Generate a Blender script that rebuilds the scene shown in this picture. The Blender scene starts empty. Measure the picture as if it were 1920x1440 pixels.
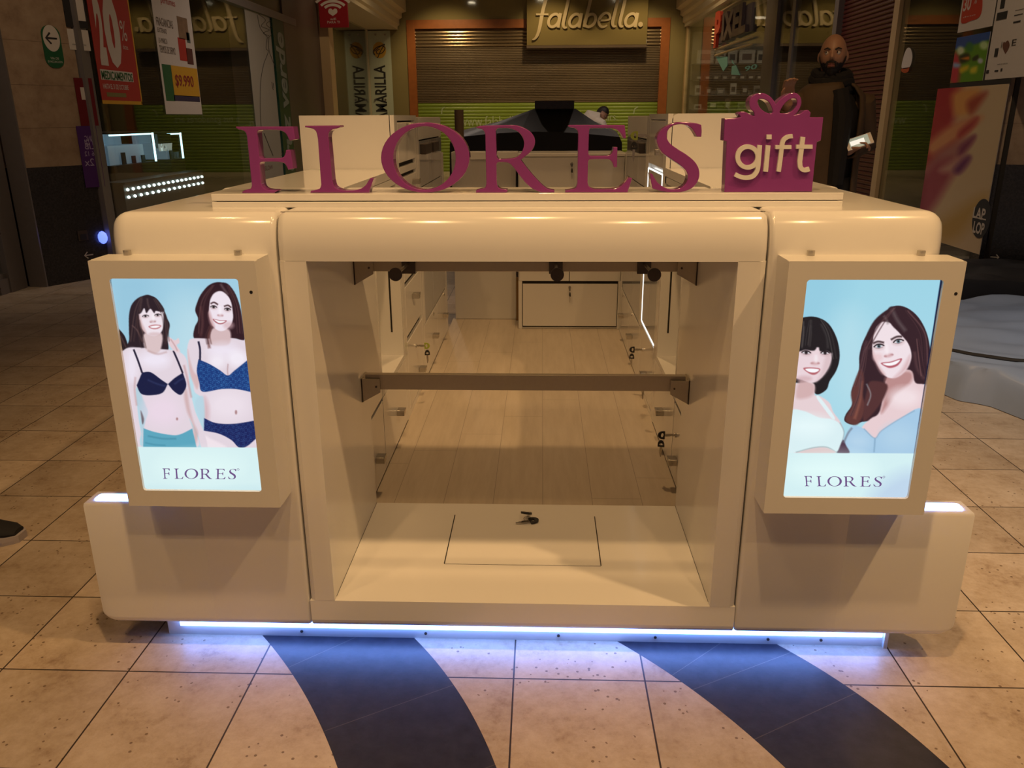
import bpy, bmesh, math, random
import numpy as np
from mathutils import Vector, Matrix

random.seed(7)
SC = bpy.context.scene
COL = SC.collection

# ------------------------------------------------------------------ camera
CAM_F = 1516.25                       # focal length in pixels of a 1920 px wide frame
_p, _y, _r = math.radians(18.251), math.radians(2.107), math.radians(-0.3038)
CAM_C = np.array([.0466, -1.7934, 1.346])
FWD = np.array([-math.sin(_y)*math.cos(_p), math.cos(_y)*math.cos(_p), -math.sin(_p)])
_r0 = np.array([math.cos(_y), math.sin(_y), 0.0]); _u0 = np.cross(_r0, FWD)
RGT = _r0*math.cos(_r)+_u0*math.sin(_r); UPV = -_r0*math.sin(_r)+_u0*math.cos(_r)
cd = bpy.data.cameras.new('camera'); cam = bpy.data.objects.new('camera', cd); COL.objects.link(cam)
cd.sensor_width = 36.0; cd.lens = 36.0*CAM_F/1920.0; cd.clip_start = .02; cd.clip_end = 200
M = Matrix.Identity(4)
for i in range(3):
    M[i][0] = RGT[i]; M[i][1] = UPV[i]; M[i][2] = -FWD[i]; M[i][3] = CAM_C[i]
cam.matrix_world = M
SC.camera = cam

# ------------------------------------------------------------------ colour management, world
SC.view_settings.view_transform = 'Standard'
SC.view_settings.look = 'None'
SC.view_settings.exposure = 0.0
SC.view_settings.gamma = 1.0
SC.view_settings.use_curve_mapping = False
W = bpy.data.worlds.new('mall_air'); SC.world = W; W.use_nodes = True
W.node_tree.nodes['Background'].inputs[0].default_value = (1.0, .76, .70, 1)
W.node_tree.nodes['Background'].inputs[1].default_value = .10

# ------------------------------------------------------------------ ceiling lamps of the mall and added fill lights
WARM = (1.0, .60, .255)
def spot(loc, target, watts, size=75, blend=.6, radius=.07, color=WARM):
    l = bpy.data.lights.new('lamp_or_fill', 'SPOT'); l.energy = watts; l.color = color
    l.spot_size = math.radians(size); l.spot_blend = blend; l.shadow_soft_size = radius
    o = bpy.data.objects.new('lamp_or_fill', l); COL.objects.link(o); o.location = loc
    o.rotation_euler = (Vector(target)-Vector(loc)).to_track_quat('-Z', 'Y').to_euler()
    return o
def area(loc, sx, sy, watts, color=WARM, target=None):
    l = bpy.data.lights.new('shop_fill', 'AREA'); l.shape = 'RECTANGLE'; l.size = sx; l.size_y = sy
    l.energy = watts; l.color = color
    o = bpy.data.objects.new('shop_fill', l); COL.objects.link(o); o.location = loc
    if target is not None:
        o.rotation_euler = (Vector(target)-Vector(loc)).to_track_quat('-Z', 'Y').to_euler()
    return o
spot((2.38, -1.21, 4.55), (.1, .1, .6), 320, 56, .7, .06)
spot((0, -1.28, 4.55), (0, .3, .5), 205, 56, .7, .07)
spot((-1.6, -1.3, 4.55), (-.2, .2, .5), 70, 60, .8, .10)
spot((0, 2.9, 4.55), (0, 2.2, 0), 190, 75, .8, .12)
for _x, _y in ((-1.15, -2.7), (1.25, -2.9)):  # added fill spots that brighten the kiosk front
    spot((_x, _y, 4.55), (_x*.4, -.1, .7), 105, 70, .8, .06)
spot((3.0, 1.0, 4.55), (2.75, 1.5, 0), 270, 66, .8, .08, (1, .84, .66))
spot((2.2, 3.2, 4.55), (3.6, 5.3, 1.0), 120, 60, .8, .08, (1, .76, .50))  # added fill brightening the poster wall on the right
spot((-1.9, 11.0, 4.55), (-3.5, 13.1, 2.3), 70, 50, .8, .08, (1, .74, .44))  # added fill for the beige pilaster and the red wifi sign
spot((1.9, 11.0, 4.55), (3.5, 13.1, 2.4), 60, 50, .8, .08, (1, .74, .44))  # matching added fill on the right side
spot((-2.2, 2.9, 4.55), (-3.9, 5.2, 1.6), 95, 60, .8, .08, (1, .74, .46))  # added fill brightening the stone pillar on the left
for _x in (-1.5, 1.5):  # added fill for the corridor behind the kiosk
    spot((_x, 8.6, 4.55), (_x, 8.6, 0), 150, 125, .6, .08, (1, .80, .66))
spot((1.15, 1.2, 4.55), (1.78, 3.5, 1.5), 125, 26, .8, .10)
for _x in (-2.05, 0.0, 2.14):
    spot((_x, 15.6, 4.55), (_x, 15.8, 0), 120, 125, .6, .09, (1, .68, .32))
for _x in (-2.3, 0.2, 2.4):
    spot((_x, 18.2, 4.5), (_x, 20.1, 1.6), 150, 85, .7, .10, (1, .72, .34))

# ------------------------------------------------------------------ pixel <-> place helpers (used to lay out at real distances)
def ray(u, v):
    return FWD+(u-960)/CAM_F*RGT-(v-720)/CAM_F*UPV
def at(u, v, **k):
    a, val = list(k.items())[0]; i = 'xyz'.index(a); d = ray(u, v)
    return CAM_C+d*(val-CAM_C[i])/d[i]
def atp(u, v, p0, n):
    d = ray(u, v); p0 = np.array(p0, float); n = np.array(n, float)
    return CAM_C+d*((p0-CAM_C)@n)/(d@n)
def proj(P):
    d = np.asarray(P, float)-CAM_C; z = d@FWD
    return 960+CAM_F*(d@RGT)/z, 720-CAM_F*(d@UPV)/z

# ------------------------------------------------------------------ materials
def lin(c):
    if isinstance(c, str):
        c = c.lstrip('#'); c = tuple(int(c[i:i+2], 16)/255 for i in (0, 2, 4))
    return tuple((x/12.92 if x <= .04045 else ((x+.055)/1.055)**2.4) for x in c)
MATS = {}
def mat(name, col, rough=.5, metal=0., var=.04, scale=30., coat=0., emit=None, estr=1., spec=.5, bump=0., lincol=False):
    if name in MATS: return MATS[name]
    m = bpy.data.materials.new(name); m.use_nodes = True; nt = m.node_tree; N = nt.nodes; L = nt.links
    b = N['Principled BSDF']
    c = col if lincol else lin(col)
    tc = N.new('ShaderNodeTexCoord'); nz = N.new('ShaderNodeTexNoise'); nz.inputs['Scale'].default_value = scale
    nz.inputs['Detail'].default_value = 3
    L.new(tc.outputs['Object'], nz.inputs['Vector'])
    mx = N.new('ShaderNodeMix'); mx.data_type = 'RGBA'
    L.new(nz.outputs['Fac'], mx.inputs[0])
    mx.inputs[6].default_value = tuple(x*(1-var) for x in c)+(1,); mx.inputs[7].default_value = tuple(min(1, x*(1+var)) for x in c)+(1,)
    L.new(mx.outputs[2], b.inputs['Base Color'])
    b.inputs['Roughness'].default_value = rough; b.inputs['Metallic'].default_value = metal
    b.inputs['Coat Weight'].default_value = coat; b.inputs['Coat Roughness'].default_value = .08
    b.inputs['Specular IOR Level'].default_value = spec
    if bump:
        bp = N.new('ShaderNodeBump'); bp.inputs['Strength'].default_value = bump; bp.inputs['Distance'].default_value = .01
        L.new(nz.outputs['Fac'], bp.inputs['Height']); L.new(bp.outputs[0], b.inputs['Normal'])
    if emit is not None:
        b.inputs['Emission Color'].default_value = lin(emit)+(1,); b.inputs['Emission Strength'].default_value = estr
    MATS[name] = m
    return m
def glass_mat(name, tint=(.93, .96, .94), ior=1.55, rough=0.0):
    m = bpy.data.materials.new(name); m.use_nodes = True; nt = m.node_tree; N = nt.nodes; L = nt.links
    N.remove(N['Principled BSDF']); out = N['Material Output']
    lw = N.new('ShaderNodeLayerWeight'); lw.inputs[0].default_value = .5
    pw = N.new('ShaderNodeMath'); pw.operation = 'POWER'; pw.inputs[1].default_value = 5.0; L.new(lw.outputs['Facing'], pw.inputs[0])
    fr = N.new('ShaderNodeMath'); fr.operation = 'MULTIPLY_ADD'; fr.inputs[1].default_value = .85; fr.inputs[2].default_value = .035; L.new(pw.outputs[0], fr.inputs[0])
    tr = N.new('ShaderNodeBsdfTransparent'); tr.inputs[0].default_value = tint+(1,)
    gl = N.new('ShaderNodeBsdfGlossy'); gl.inputs['Roughness'].default_value = rough
    nz = N.new('ShaderNodeTexNoise'); nz.inputs['Scale'].default_value = .6
    mp = N.new('ShaderNodeMath'); mp.operation = 'MULTIPLY_ADD'; mp.inputs[1].default_value = .06; mp.inputs[2].default_value = .92
    L.new(nz.outputs['Fac'], mp.inputs[0]); L.new(mp.outputs[0], gl.inputs[0])
    ms = N.new('ShaderNodeMixShader'); L.new(fr.outputs[0], ms.inputs[0]); L.new(tr.outputs[0], ms.inputs[1]); L.new(gl.outputs[0], ms.inputs[2])
    L.new(ms.outputs[0], out.inputs[0]); MATS[name] = m
    return m
def node_graph(name):
    m = bpy.data.materials.new(name); m.use_nodes = True; MATS[name] = m
    return m, m.node_tree.nodes, m.node_tree.links, m.node_tree.nodes['Principled BSDF']
class G:
    """tiny helper to write maths in nodes"""
    def __init__(s, N, L): s.N, s.L = N, L
    def m(s, op, a, b=None, c=None, clamp=False):
        n = s.N.new('ShaderNodeMath'); n.operation = op; n.use_clamp = clamp
        for i, v in enumerate((a, b, c)):
            if v is None: continue
            if isinstance(v, (int, float)): n.inputs[i].default_value = v
            else: s.L.new(v, n.inputs[i])
        return n.outputs[0]
    def mix(s, f, a, b):
        n = s.N.new('ShaderNodeMix'); n.data_type = 'RGBA'
        for i, v in ((0, f), (6, a), (7, b)):
            if isinstance(v, tuple): n.inputs[i].default_value = v if len(v) == 4 else v+(1,)
            elif isinstance(v, (int, float)): n.inputs[i].default_value = v
            else: s.L.new(v, n.inputs[i])
        return n.outputs[2]
    def noise(s, vec, scale, detail=4, rough=.6):
        n = s.N.new('ShaderNodeTexNoise'); n.inputs['Scale'].default_value = scale; n.inputs['Detail'].default_value = detail
        n.inputs['Roughness'].default_value = rough; s.L.new(vec, n.inputs['Vector']); return n.outputs['Fac']
    def ramp(s, f, stops):
        n = s.N.new('ShaderNodeValToRGB'); e = n.color_ramp.elements
        while len(e) < len(stops): e.new(.5)
        for el, (p, c) in zip(e, stops): el.position = p; el.color = tuple(c)+(1,) if len(c) == 3 else c
        s.L.new(f, n.inputs[0]); return n.outputs[0]

# ------------------------------------------------------------------ mesh helpers
class MB:
    def __init__(s): s.v = []; s.f = []; s.sm = []
    def add(s, vs, fs, smooth=False):
        o = len(s.v); s.v += [tuple(map(float, p)) for p in vs]; s.f += [tuple(i+o for i in f) for f in fs]; s.sm += [smooth]*len(fs)
        return s
    def box(s, x0, x1, y0, y1, z0, z1, bev=0.):
        if bev <= 0:
            vs = [(x, y, z) for z in (z0, z1) for y in (y0, y1) for x in (x0, x1)]
            return s.add(vs, [(0, 2, 3, 1), (4, 5, 7, 6), (0, 1, 5, 4), (2, 6, 7, 3), (0, 4, 6, 2), (1, 3, 7, 5)])
        bm = bmesh.new(); bmesh.ops.create_cube(bm, size=1)
        for v in bm.verts: v.co = Vector(((x0+x1)/2+v.co.x*(x1-x0), (y0+y1)/2+v.co.y*(y1-y0), (z0+z1)/2+v.co.z*(z1-z0)))
        bmesh.ops.bevel(bm, geom=bm.edges[:], offset=min(bev, .45*min(x1-x0, y1-y0, z1-z0)), segments=2, affect='EDGES', profile=.5)
        return s.bm(bm)
    def bm(s, bm, mtx=None, smooth=False):
        bm.verts.index_update()
        vs = [(mtx @ v.co if mtx else v.co)[:] for v in bm.verts]
        s.add(vs, [tuple(v.index for v in f.verts) for f in bm.faces], smooth); bm.free(); return s
    def prism(s, poly, a, b, axis='y', smooth=False):
        """2-D outline extruded between a and b along an axis; outline coords are the two other axes in order"""
        n = len(poly)
        def P(p, t): return {'y': (p[0], t, p[1]), 'z': (p[0], p[1], t), 'x': (t, p[0], p[1])}[axis]
        vs = [P(p, a) for p in poly]+[P(p, b) for p in poly]
        fs = [tuple(range(n))[::-1], tuple(range(n, 2*n))]
        s.add(vs, fs)
        o = len(s.v)-2*n
        for i in range(n):
            j = (i+1) % n; s.f.append((o+i, o+j, o+n+j, o+n+i)); s.sm.append(smooth)
        return s
    def loft(s, rings, smooth=True, cap=True, closed=True):
        n = len(rings[0]); o = len(s.v)
        for r in rings: s.v += [tuple(map(float, p)) for p in r]
        for k in range(len(rings)-1):
            for i in range(n if closed else n-1):
                j = (i+1) % n
                s.f.append((o+k*n+i, o+k*n+j, o+(k+1)*n+j, o+(k+1)*n+i)); s.sm.append(smooth)
        if cap:
            s.f.append(tuple(o+i for i in range(n))[::-1]); s.sm.append(False)
            e = o+(len(rings)-1)*n; s.f.append(tuple(e+i for i in range(n))); s.sm.append(False)
        return s
    def tube(s, pts, r, seg=10, cap=True):
        pts = [Vector(p) for p in pts]; rs = r if isinstance(r, (list, tuple)) else [r]*len(pts)
        rings = []; up = None
        for i, p in enumerate(pts):
            d = (pts[min(i+1, len(pts)-1)]-pts[max(i-1, 0)]).normalized()
            if up is None:
                up = Vector((0, 0, 1)) if abs(d.z) < .9 else Vector((1, 0, 0))
            a = d.cross(up).normalized(); up = a.cross(d).normalized()
            rings.append([p+(a*math.cos(t)+up*math.sin(t))*rs[i] for t in [2*math.pi*k/seg for k in range(seg)]])
        return s.loft(rings, True, cap)
    def cyl(s, p0, p1, r, seg=20): return s.tube([p0, p1], r, seg)
    def ball(s, c, r, sub=2, scale=(1, 1, 1)):
        bm = bmesh.new(); bmesh.ops.create_icosphere(bm, subdivisions=sub, radius=1)
        for v in bm.verts: v.co = Vector((c[0]+v.co.x*r*scale[0], c[1]+v.co.y*r*scale[1], c[2]+v.co.z*r*scale[2]))
        return s.bm(bm, smooth=True)
    def quad(s, a, b, c, d): return s.add([a, b, c, d], [(0, 1, 2, 3)])
    def slab(s, quad, t):
        """a thin board: four corners plus thickness along -normal"""
        q = [Vector(p) for p in quad]; n = (q[1]-q[0]).cross(q[3]-q[0]).normalized()*t
        return s.add([p for p in q]+[p-n for p in q], [(0, 1, 2, 3), (7, 6, 5, 4), (0, 4, 5, 1), (1, 5, 6, 2), (2, 6, 7, 3), (3, 7, 4, 0)])

def world_loc(o):
    v = Vector((0, 0, 0))
    while o is not None: v += o.location; o = o.parent
    return v
def link(name, me, parent=None):
    o = bpy.data.objects.new(name, me); COL.objects.link(o)
    if parent is not None: o.parent = parent
    return o
def obj(name, mb, m, parent=None, base=None, fixn=True):
    """ONE mesh object; verts are given in world coordinates (no rotation on parents while building)"""
    v = np.array(mb.v, float)
    if parent is not None: org = np.array(world_loc(parent))
    elif base is not None: org = np.array(base, float)
    else: org = np.array([(v[:, 0].min()+v[:, 0].max())/2, (v[:, 1].min()+v[:, 1].max())/2, v[:, 2].min()])
    me = bpy.data.meshes.new(name); me.from_pydata([tuple(p) for p in (v-org)], [], mb.f)
    me.polygons.foreach_set('use_smooth', mb.sm)
    if fixn:
        bm = bmesh.new(); bm.from_mesh(me); bmesh.ops.recalc_face_normals(bm, faces=bm.faces)
        if any(mb.sm):
            for e in bm.edges:
                if len(e.link_faces) == 2 and e.calc_face_angle(0) > .6: e.smooth = False
        bm.to_mesh(me); bm.free()
    ms = m if isinstance(m, (list, tuple)) else [m]
    for x in ms: me.materials.append(x)
    me.update()
    o = link(name, me, parent)
    if parent is None: o.location = org
    return o
def tag(o, label, cat, group=None):
    o['label'] = label; o['category'] = cat
    if group: o['group'] = group
    return o
def thing(name, label, cat, loc, group=None):
    o = bpy.data.objects.new(name, None); COL.objects.link(o); o.location = loc; o.empty_display_size = .05
    return tag(o, label, cat, group)
def struct(name, mb, m, **k):
    o = obj(name, mb, m, **k); o['kind'] = 'structure'; return o
def dup(root, loc, label=None, rotz=None):
    r = root.copy(); COL.objects.link(r); r.location = loc
    if rotz is not None: r.rotation_euler = (0, 0, rotz)
    if label: r['label'] = label
    for ch in list(root.children):
        c = ch.copy(); COL.objects.link(c); c.parent = r
        for g in list(ch.children):
            d = g.copy(); COL.objects.link(d); d.parent = c
    return r

def smooth_path(pts, n=6, closed=True):
    """pts: (x, y) smooth or (x, y, 1) corner -> polyline"""
    P = [(p[0], p[1]) for p in pts]; Cn = [len(p) > 2 for p in pts]; N_ = len(P); out = []
    for i in range(N_ if closed else N_-1):
        j = (i+1) % N_
        p1, p2 = np.array(P[i], float), np.array(P[j], float)
        if Cn[i] and Cn[j]: out.append(tuple(p1)); continue
        p0 = np.array(P[(i-1) % N_], float) if not Cn[i] and (closed or i > 0) else p1-(p2-p1)*.5
        p3 = np.array(P[(j+1) % N_], float) if not Cn[j] and (closed or j < N_-1) else p2+(p2-p1)*.5
        for k in range(n):
            t = k/n
            out.append(tuple(.5*((2*p1)+(-p0+p2)*t+(2*p0-5*p1+4*p2-p3)*t*t+(-p0+3*p1-3*p2+p3)*t**3)))
    if not closed: out.append(P[-1])
    return out
def fill_mesh(loops, depth=0., bevel=0.):
    """2-D filled outline(s) with holes, extruded symmetric by depth -> (verts, faces)"""
    cu = bpy.data.curves.new('tmp', 'CURVE'); cu.dimensions = '2D'; cu.fill_mode = 'BOTH'; cu.extrude = depth/2
    cu.bevel_depth = bevel; cu.bevel_resolution = 1
    if bevel: cu.offset = -bevel
    for lp in loops:
        sp = cu.splines.new('POLY'); sp.points.add(len(lp)-1); sp.use_cyclic_u = True
        for q, p in zip(sp.points, lp): q.co = (p[0], p[1], 0, 1)
    o = bpy.data.objects.new('tmp', cu); COL.objects.link(o)
    dg = bpy.context.evaluated_depsgraph_get(); me = bpy.data.meshes.new_from_object(o.evaluated_get(dg))
    vs = [tuple(v.co) for v in me.vertices]; fs = [tuple(p.vertices) for p in me.polygons]
    bpy.data.objects.remove(o); bpy.data.curves.remove(cu); bpy.data.meshes.remove(me)
    return vs, fs
def text_mesh(s, size=1., depth=0., shear=0., spacing=1., bold=0., align='CENTER'):
    cu = bpy.data.curves.new('tmp', 'FONT'); cu.body = s; cu.size = size; cu.extrude = depth/2; cu.shear = shear
    cu.space_character = spacing; cu.align_x = align; cu.align_y = 'BOTTOM_BASELINE' if False else 'CENTER'; cu.offset = bold
    cu.resolution_u = 3
    o = bpy.data.objects.new('tmp', cu); COL.objects.link(o)
    dg = bpy.context.evaluated_depsgraph_get(); me = bpy.data.meshes.new_from_object(o.evaluated_get(dg))
    vs = [tuple(v.co) for v in me.vertices]; fs = [tuple(p.vertices) for p in me.polygons]
    bpy.data.objects.remove(o); bpy.data.curves.remove(cu); bpy.data.meshes.remove(me)
    return vs, fs
def fit(vs, w, h):
    """scale 2-D verts to exactly w x h, centred"""
    a = np.array(vs, float); lo = a[:, :2].min(0); hi = a[:, :2].max(0)
    a[:, 0] = (a[:, 0]-(lo[0]+hi[0])/2)*w/(hi[0]-lo[0]); a[:, 1] = (a[:, 1]-(lo[1]+hi[1])/2)*h/(hi[1]-lo[1])
    return [tuple(p) for p in a]
def ribbon(pts, w, n=8, closed=False):
    """a stroke of constant width as a 2-D strip -> list of quads (verts, faces)"""
    P = np.array(smooth_path(pts, n, closed), float)
    if closed: P = np.vstack([P, P[:1]])
    d = np.gradient(P, axis=0)
    if closed: d[0] = d[-1] = P[1]-P[-2]
    d /= np.linalg.norm(d, axis=1)[:, None]+1e-9
    nn = np.stack([-d[:, 1], d[:, 0]], 1); ww = (np.array(w) if np.ndim(w) else np.full(len(P), w))
    if len(ww) != len(P): ww = np.interp(np.linspace(0, 1, len(P)), np.linspace(0, 1, len(ww)), ww)
    A = P+nn*ww[:, None]/2; B = P-nn*ww[:, None]/2
    return A, B
def ribbon3(mb, pts, w, fn, depth, n=8, closed=False):
    """stroke laid on a surface: fn(u, v, h) -> 3-D, h = height above the surface"""
    A, B = ribbon(pts, w, n, closed); k = len(A)
    vs = [fn(a[0], a[1], depth) for a in A]+[fn(b[0], b[1], depth) for b in B]+[fn(a[0], a[1], 0) for a in A]+[fn(b[0], b[1], 0) for b in B]
    fs = []
    for i in range(k-1):
        fs += [(i, i+1, k+i+1, k+i), (2*k+i, i, i+1, 2*k+i+1)[::-1], (k+i, k+i+1, 3*k+i+1, 3*k+i)[::-1]]
    fs += [(0, k, 3*k, 2*k), (k-1, 2*k-1, 4*k-1, 3*k-1)]
    mb.add(vs, fs); return mb
def lay(mb, vf, org, ex, ey, en):
    vs, fs = vf; org, ex, ey, en = (np.array(t, float) for t in (org, ex, ey, en))
    mb.add([org+v[0]*ex+v[1]*ey+v[2]*en for v in vs], fs); return mb
def px_loop(pts, sx, ox, oy, n=6, closed=True):
    return [(ox+x/sx, oy+y/sx) for x, y in smooth_path(pts, n, closed)]
def rrect(x0, x1, y0, y1, r, n=5):
    out = []
    for cx, cy, a in ((x1-r, y1-r, 0), (x0+r, y1-r, 90), (x0+r, y0+r, 180), (x1-r, y0+r, 270)):
        for k in range(n+1):
            t = math.radians(a+90*k/n); out.append((cx+r*math.cos(t), cy+r*math.sin(t)))
    return out
def evalmesh(o):
    dg = bpy.context.evaluated_depsgraph_get(); return bpy.data.meshes.new_from_object(o.evaluated_get(dg))

# ------------------------------------------------------------------ shared materials
WHITE = mat('white_laminate', (.80, .785, .765), .16, var=.01, scale=6, coat=.3, lincol=True)
WHITE2 = mat('white_board', (.74, .725, .70), .32, var=.015, scale=8, lincol=True)
BRONZE = mat('brushed_metal_rail', (.43, .37, .29), .45, .3, var=.06, scale=80, lincol=True)
STEEL = mat('satin_steel', (.55, .52, .47), .25, 1., var=.05, scale=90, lincol=True)
DARKM = mat('dark_metal', (.07, .055, .05), .5, .4, var=.1, scale=60, lincol=True)
GAP = mat('shadow_gap', (.02, .017, .015), .9, var=.1, lincol=True)
GREYL = mat('grey_laminate', (.42, .44, .47), .12, var=.03, scale=5, coat=.4, lincol=True)
MAGENTA = mat('magenta_acrylic', (.25, .044, .235), .14, var=.04, scale=12, coat=.5, lincol=True)
BLACKP = mat('black_plastic', (.018, .017, .017), .4, var=.1, lincol=True)
LIME = mat('lime_plastic', (.30, .36, .05), .4, var=.1, lincol=True)
LEDW = mat('led_diffuser', (.9, .92, 1), .4, emit=(.42, .60, 1.0), estr=13.0, lincol=True)
LEDS = mat('led_line', (.9, .92, 1), .4, emit=(.95, .95, .92), estr=1.8, lincol=True)

ZT = 1.148; ZB = .079; XB = .931; XS = .547; XO = .481; ZO0 = .161; ZO1 = 1.041

# ------------------------------------------------------------------ mall floor with travertine tiles and two dark curved inlays
m, N, L, b = node_graph('travertine_floor'); g = G(N, L)
tc = N.new('ShaderNodeTexCoord'); P = tc.outputs['Object']
sp = N.new('ShaderNodeSeparateXYZ'); L.new(P, sp.inputs[0]); X, Y = sp.outputs[0], sp.outputs[1]
def linedist(c, off):
    f = g.m('FRACT', g.m('DIVIDE', g.m('SUBTRACT', c, off), .33))
    return g.m('MULTIPLY', g.m('MINIMUM', f, g.m('SUBTRACT', 1.0, f)), .33)
dj = g.m('MINIMUM', linedist(X, -.016-33), linedist(Y, -.088-33))
joint = g.m('LESS_THAN', dj, .0021)
# per tile tone
cx = g.m('FLOOR', g.m('DIVIDE', g.m('SUBTRACT', X, -.016-33), .33)); cy = g.m('FLOOR', g.m('DIVIDE', g.m('SUBTRACT', Y, -.088-33), .33))
cb = N.new('ShaderNodeCombineXYZ'); L.new(cx, cb.inputs[0]); L.new(cy, cb.inputs[1])
wn = N.new('ShaderNodeTexWhiteNoise'); wn.noise_dimensions = '3D'; L.new(cb.outputs[0], wn.inputs[0])
big = g.noise(P, 6.5, 6, .68); fine = g.noise(P, 42., 5, .75)
tone = g.ramp(g.m('MULTIPLY_ADD', fine, .38, g.m('MULTIPLY', big, .62)), [(.31, (.27, .185, .125)), (.45, (.45, .355, .265)), (.58, (.54, .445, .355)), (.76, (.61, .53, .44))])
hs = N.new('ShaderNodeHueSaturation'); L.new(tone, hs.inputs['Color']); L.new(g.m('MULTIPLY_ADD', wn.outputs[0], .22, .88), hs.inputs['Value'])
vor = N.new('ShaderNodeTexVoronoi'); vor.inputs['Scale'].default_value = 46.; L.new(P, vor.inputs['Vector'])
pit = g.m('MULTIPLY', g.m('LESS_THAN', vor.outputs['Distance'], .17), g.m('GREATER_THAN', g.noise(P, 7., 3), .53))
stone = g.mix(g.m('MULTIPLY', pit, .75), hs.outputs[0], (.12, .07, .04))
def circ(cx_, cy_, r):
    dx = g.m('SUBTRACT', X, cx_); dy = g.m('SUBTRACT', Y, cy_)
    return g.m('SUBTRACT', g.m('SQRT', g.m('ADD', g.m('MULTIPLY', dx, dx), g.m('MULTIPLY', dy, dy))), r)
def seg(ax, ay, bx, by):
    l = math.hypot(bx-ax, by-ay); nx, ny = -(by-ay)/l, (bx-ax)/l
    return g.m('ABSOLUTE', g.m('ADD', g.m('MULTIPLY', g.m('SUBTRACT', X, ax), nx), g.m('MULTIPLY', g.m('SUBTRACT', Y, ay), ny)))
bands = None; bedge = None
for (a_, b_) in (((-2.342, -1.394, 2.1929), (-1.5063, -.8862, 1.5465)), ((-.9173, -1.1428, 1.6907), (-.2430, -.7715, 1.2539))):
    da = circ(*a_); db = g.m('MULTIPLY', circ(*b_), -1.)
    ins = g.m('MINIMUM', da, db); f = g.m('GREATER_THAN', ins, 0.)
    f = g.m('MULTIPLY', f, g.m('LESS_THAN', Y, .22))
    bands = f if bands is None else g.m('MAXIMUM', bands, f)
    e = g.m('ABSOLUTE', ins); bedge = e if bedge is None else g.m('MINIMUM', bedge, e)
ds = None
for s_ in ((-.6, -.062, -.481, .045), (-.446, -.284, -.166, -.117), (.383, -.066, .512, .051), (.545, -.278, .812, -.125), (-.37, -.55, -.02, -.36), (.60, -.50, .95, -.36)):
    e = seg(*s_); ds = e if ds is None else g.m('MINIMUM', ds, e)
slate = g.ramp(g.noise(P, 24., 5, .7), [(.3, (.019, .019, .030)), (.7, (.037, .037, .054))])
slate = g.mix(g.m('MULTIPLY', g.m('LESS_THAN', ds, .0010), .5), slate, (.16, .14, .12))
col = g.mix(joint, stone, (.045, .033, .027))
col = g.mix(bands, col, slate)
L.new(col, b.inputs['Base Color'])
L.new(g.m('MULTIPLY_ADD', fine, .22, .24), b.inputs['Roughness']); b.inputs['Specular IOR Level'].default_value = .42
bp = N.new('ShaderNodeBump'); bp.inputs['Strength'].default_value = .35; bp.inputs['Distance'].default_value = .002
L.new(g.m('SUBTRACT', g.m('MULTIPLY', g.noise(P, 60., 3), .3), g.m('ADD', g.m('MULTIPLY', joint, g.m('SUBTRACT', 1., bands)), g.m('MULTIPLY', pit, .6))), bp.inputs['Height']); L.new(bp.outputs[0], b.inputs['Normal'])
FLOORM = m
fl = MB(); fl.box(-14, 14, -8, 26, -.1, 0)
o = struct('floor', fl, FLOORM, base=(0, 0, 0))
CEIL = mat('ceiling_paint', (.42, .38, .31), .7, var=.03, lincol=True)
struct('ceiling', MB().box(-14, 14, -8, 26, 4.6, 4.7), CEIL)

# ------------------------------------------------------------------ kiosk front modules
def front_profile(s, yb):
    """(y, z) outline of the front module, everything shrunk by s"""
    pts = [(yb, ZB+s), ]
    r = max(.024-s, .002)
    for k in range(6):
        t = math.radians(90*k/5); pts.append((s+r*(1-math.sin(t)), ZB+s+r*(1-math.cos(t))))
    a, h = max(.042-s, .002), max(.088-s, .004)
    for k in range(15):
        t = math.radians(90*k/14); pts.append((s+a*(1-math.cos(t)), ZT-s-h*(1-math.sin(t))))
    pts.append((yb, ZT-s))
    return pts
def lofted_body(x_out, x_in, yb, r_out=.045, r_in=.010):
    sg = 1 if x_in > x_out else -1; rings = []
    for k in range(7):
        t = math.radians(90*k/6); d = r_out*(1-math.cos(t)); s = r_out*(1-math.sin(t))
        rings.append([(x_out+sg*d, y, z) for y, z in front_profile(s, yb)])
    for k in range(4):
        t = math.radians(90*(3-k)/3); d = r_in*(1-math.cos(t)); s = r_in*(1-math.sin(t))
        rings.append([(x_in-sg*d, y, z) for y, z in front_profile(s, yb)])
    return MB().loft(rings, True, True)
for side, lab in ((-1, 'left'), (1, 'right')):
    t = thing('kiosk_end_module', ('white glossy kiosk end module carrying the screen with two women in bras and briefs' if side < 0 else 'white glossy kiosk end module carrying the screen with two women in white tops'), 'counter module', (side*.74, .3, ZB), 'white front modules of the kiosk')
    obj('body', lofted_body(side*XB, side*(XS+.0015), .68), WHITE, t)
    # low wing with a light window in its top
    rings = []; xw = 1.098
    def wing_prof(r):
        p = [(.072, ZB+r), (.024, ZB+r)]+[(.024*(1-math.sin(math.radians(q))), ZB+r+max(.024-r*.5, .004)*(1-math.cos(math.radians(q)))) for q in (20, 40, 60, 75, 90)]
        return [(y-.0002, z) for y, z in p+[(0, .424), (.004, .43), (.072, .43)]]
    for k in range(8):
        q = math.radians(90*k/7); rings.append([(side*(xw-.032*(1-math.cos(q))), y, z) for y, z in wing_prof(.032*(1-math.sin(q)))])
    rings.append([(side*.80, y, z) for y, z in wing_prof(0)])
    w = MB().loft(rings, True, True); wing = obj('light_wing', w, WHITE, t)
    win = fill_mesh([rrect(.905, 1.082, .020, .055, .008)], .003)
    wb = MB(); wb.add([(side*v[0], v[1], .4308+v[2]) for v in win[0]], win[1])
    o = obj('light_window', wb, LEDW, wing); o['label'] = 'glowing white light window'
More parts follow.
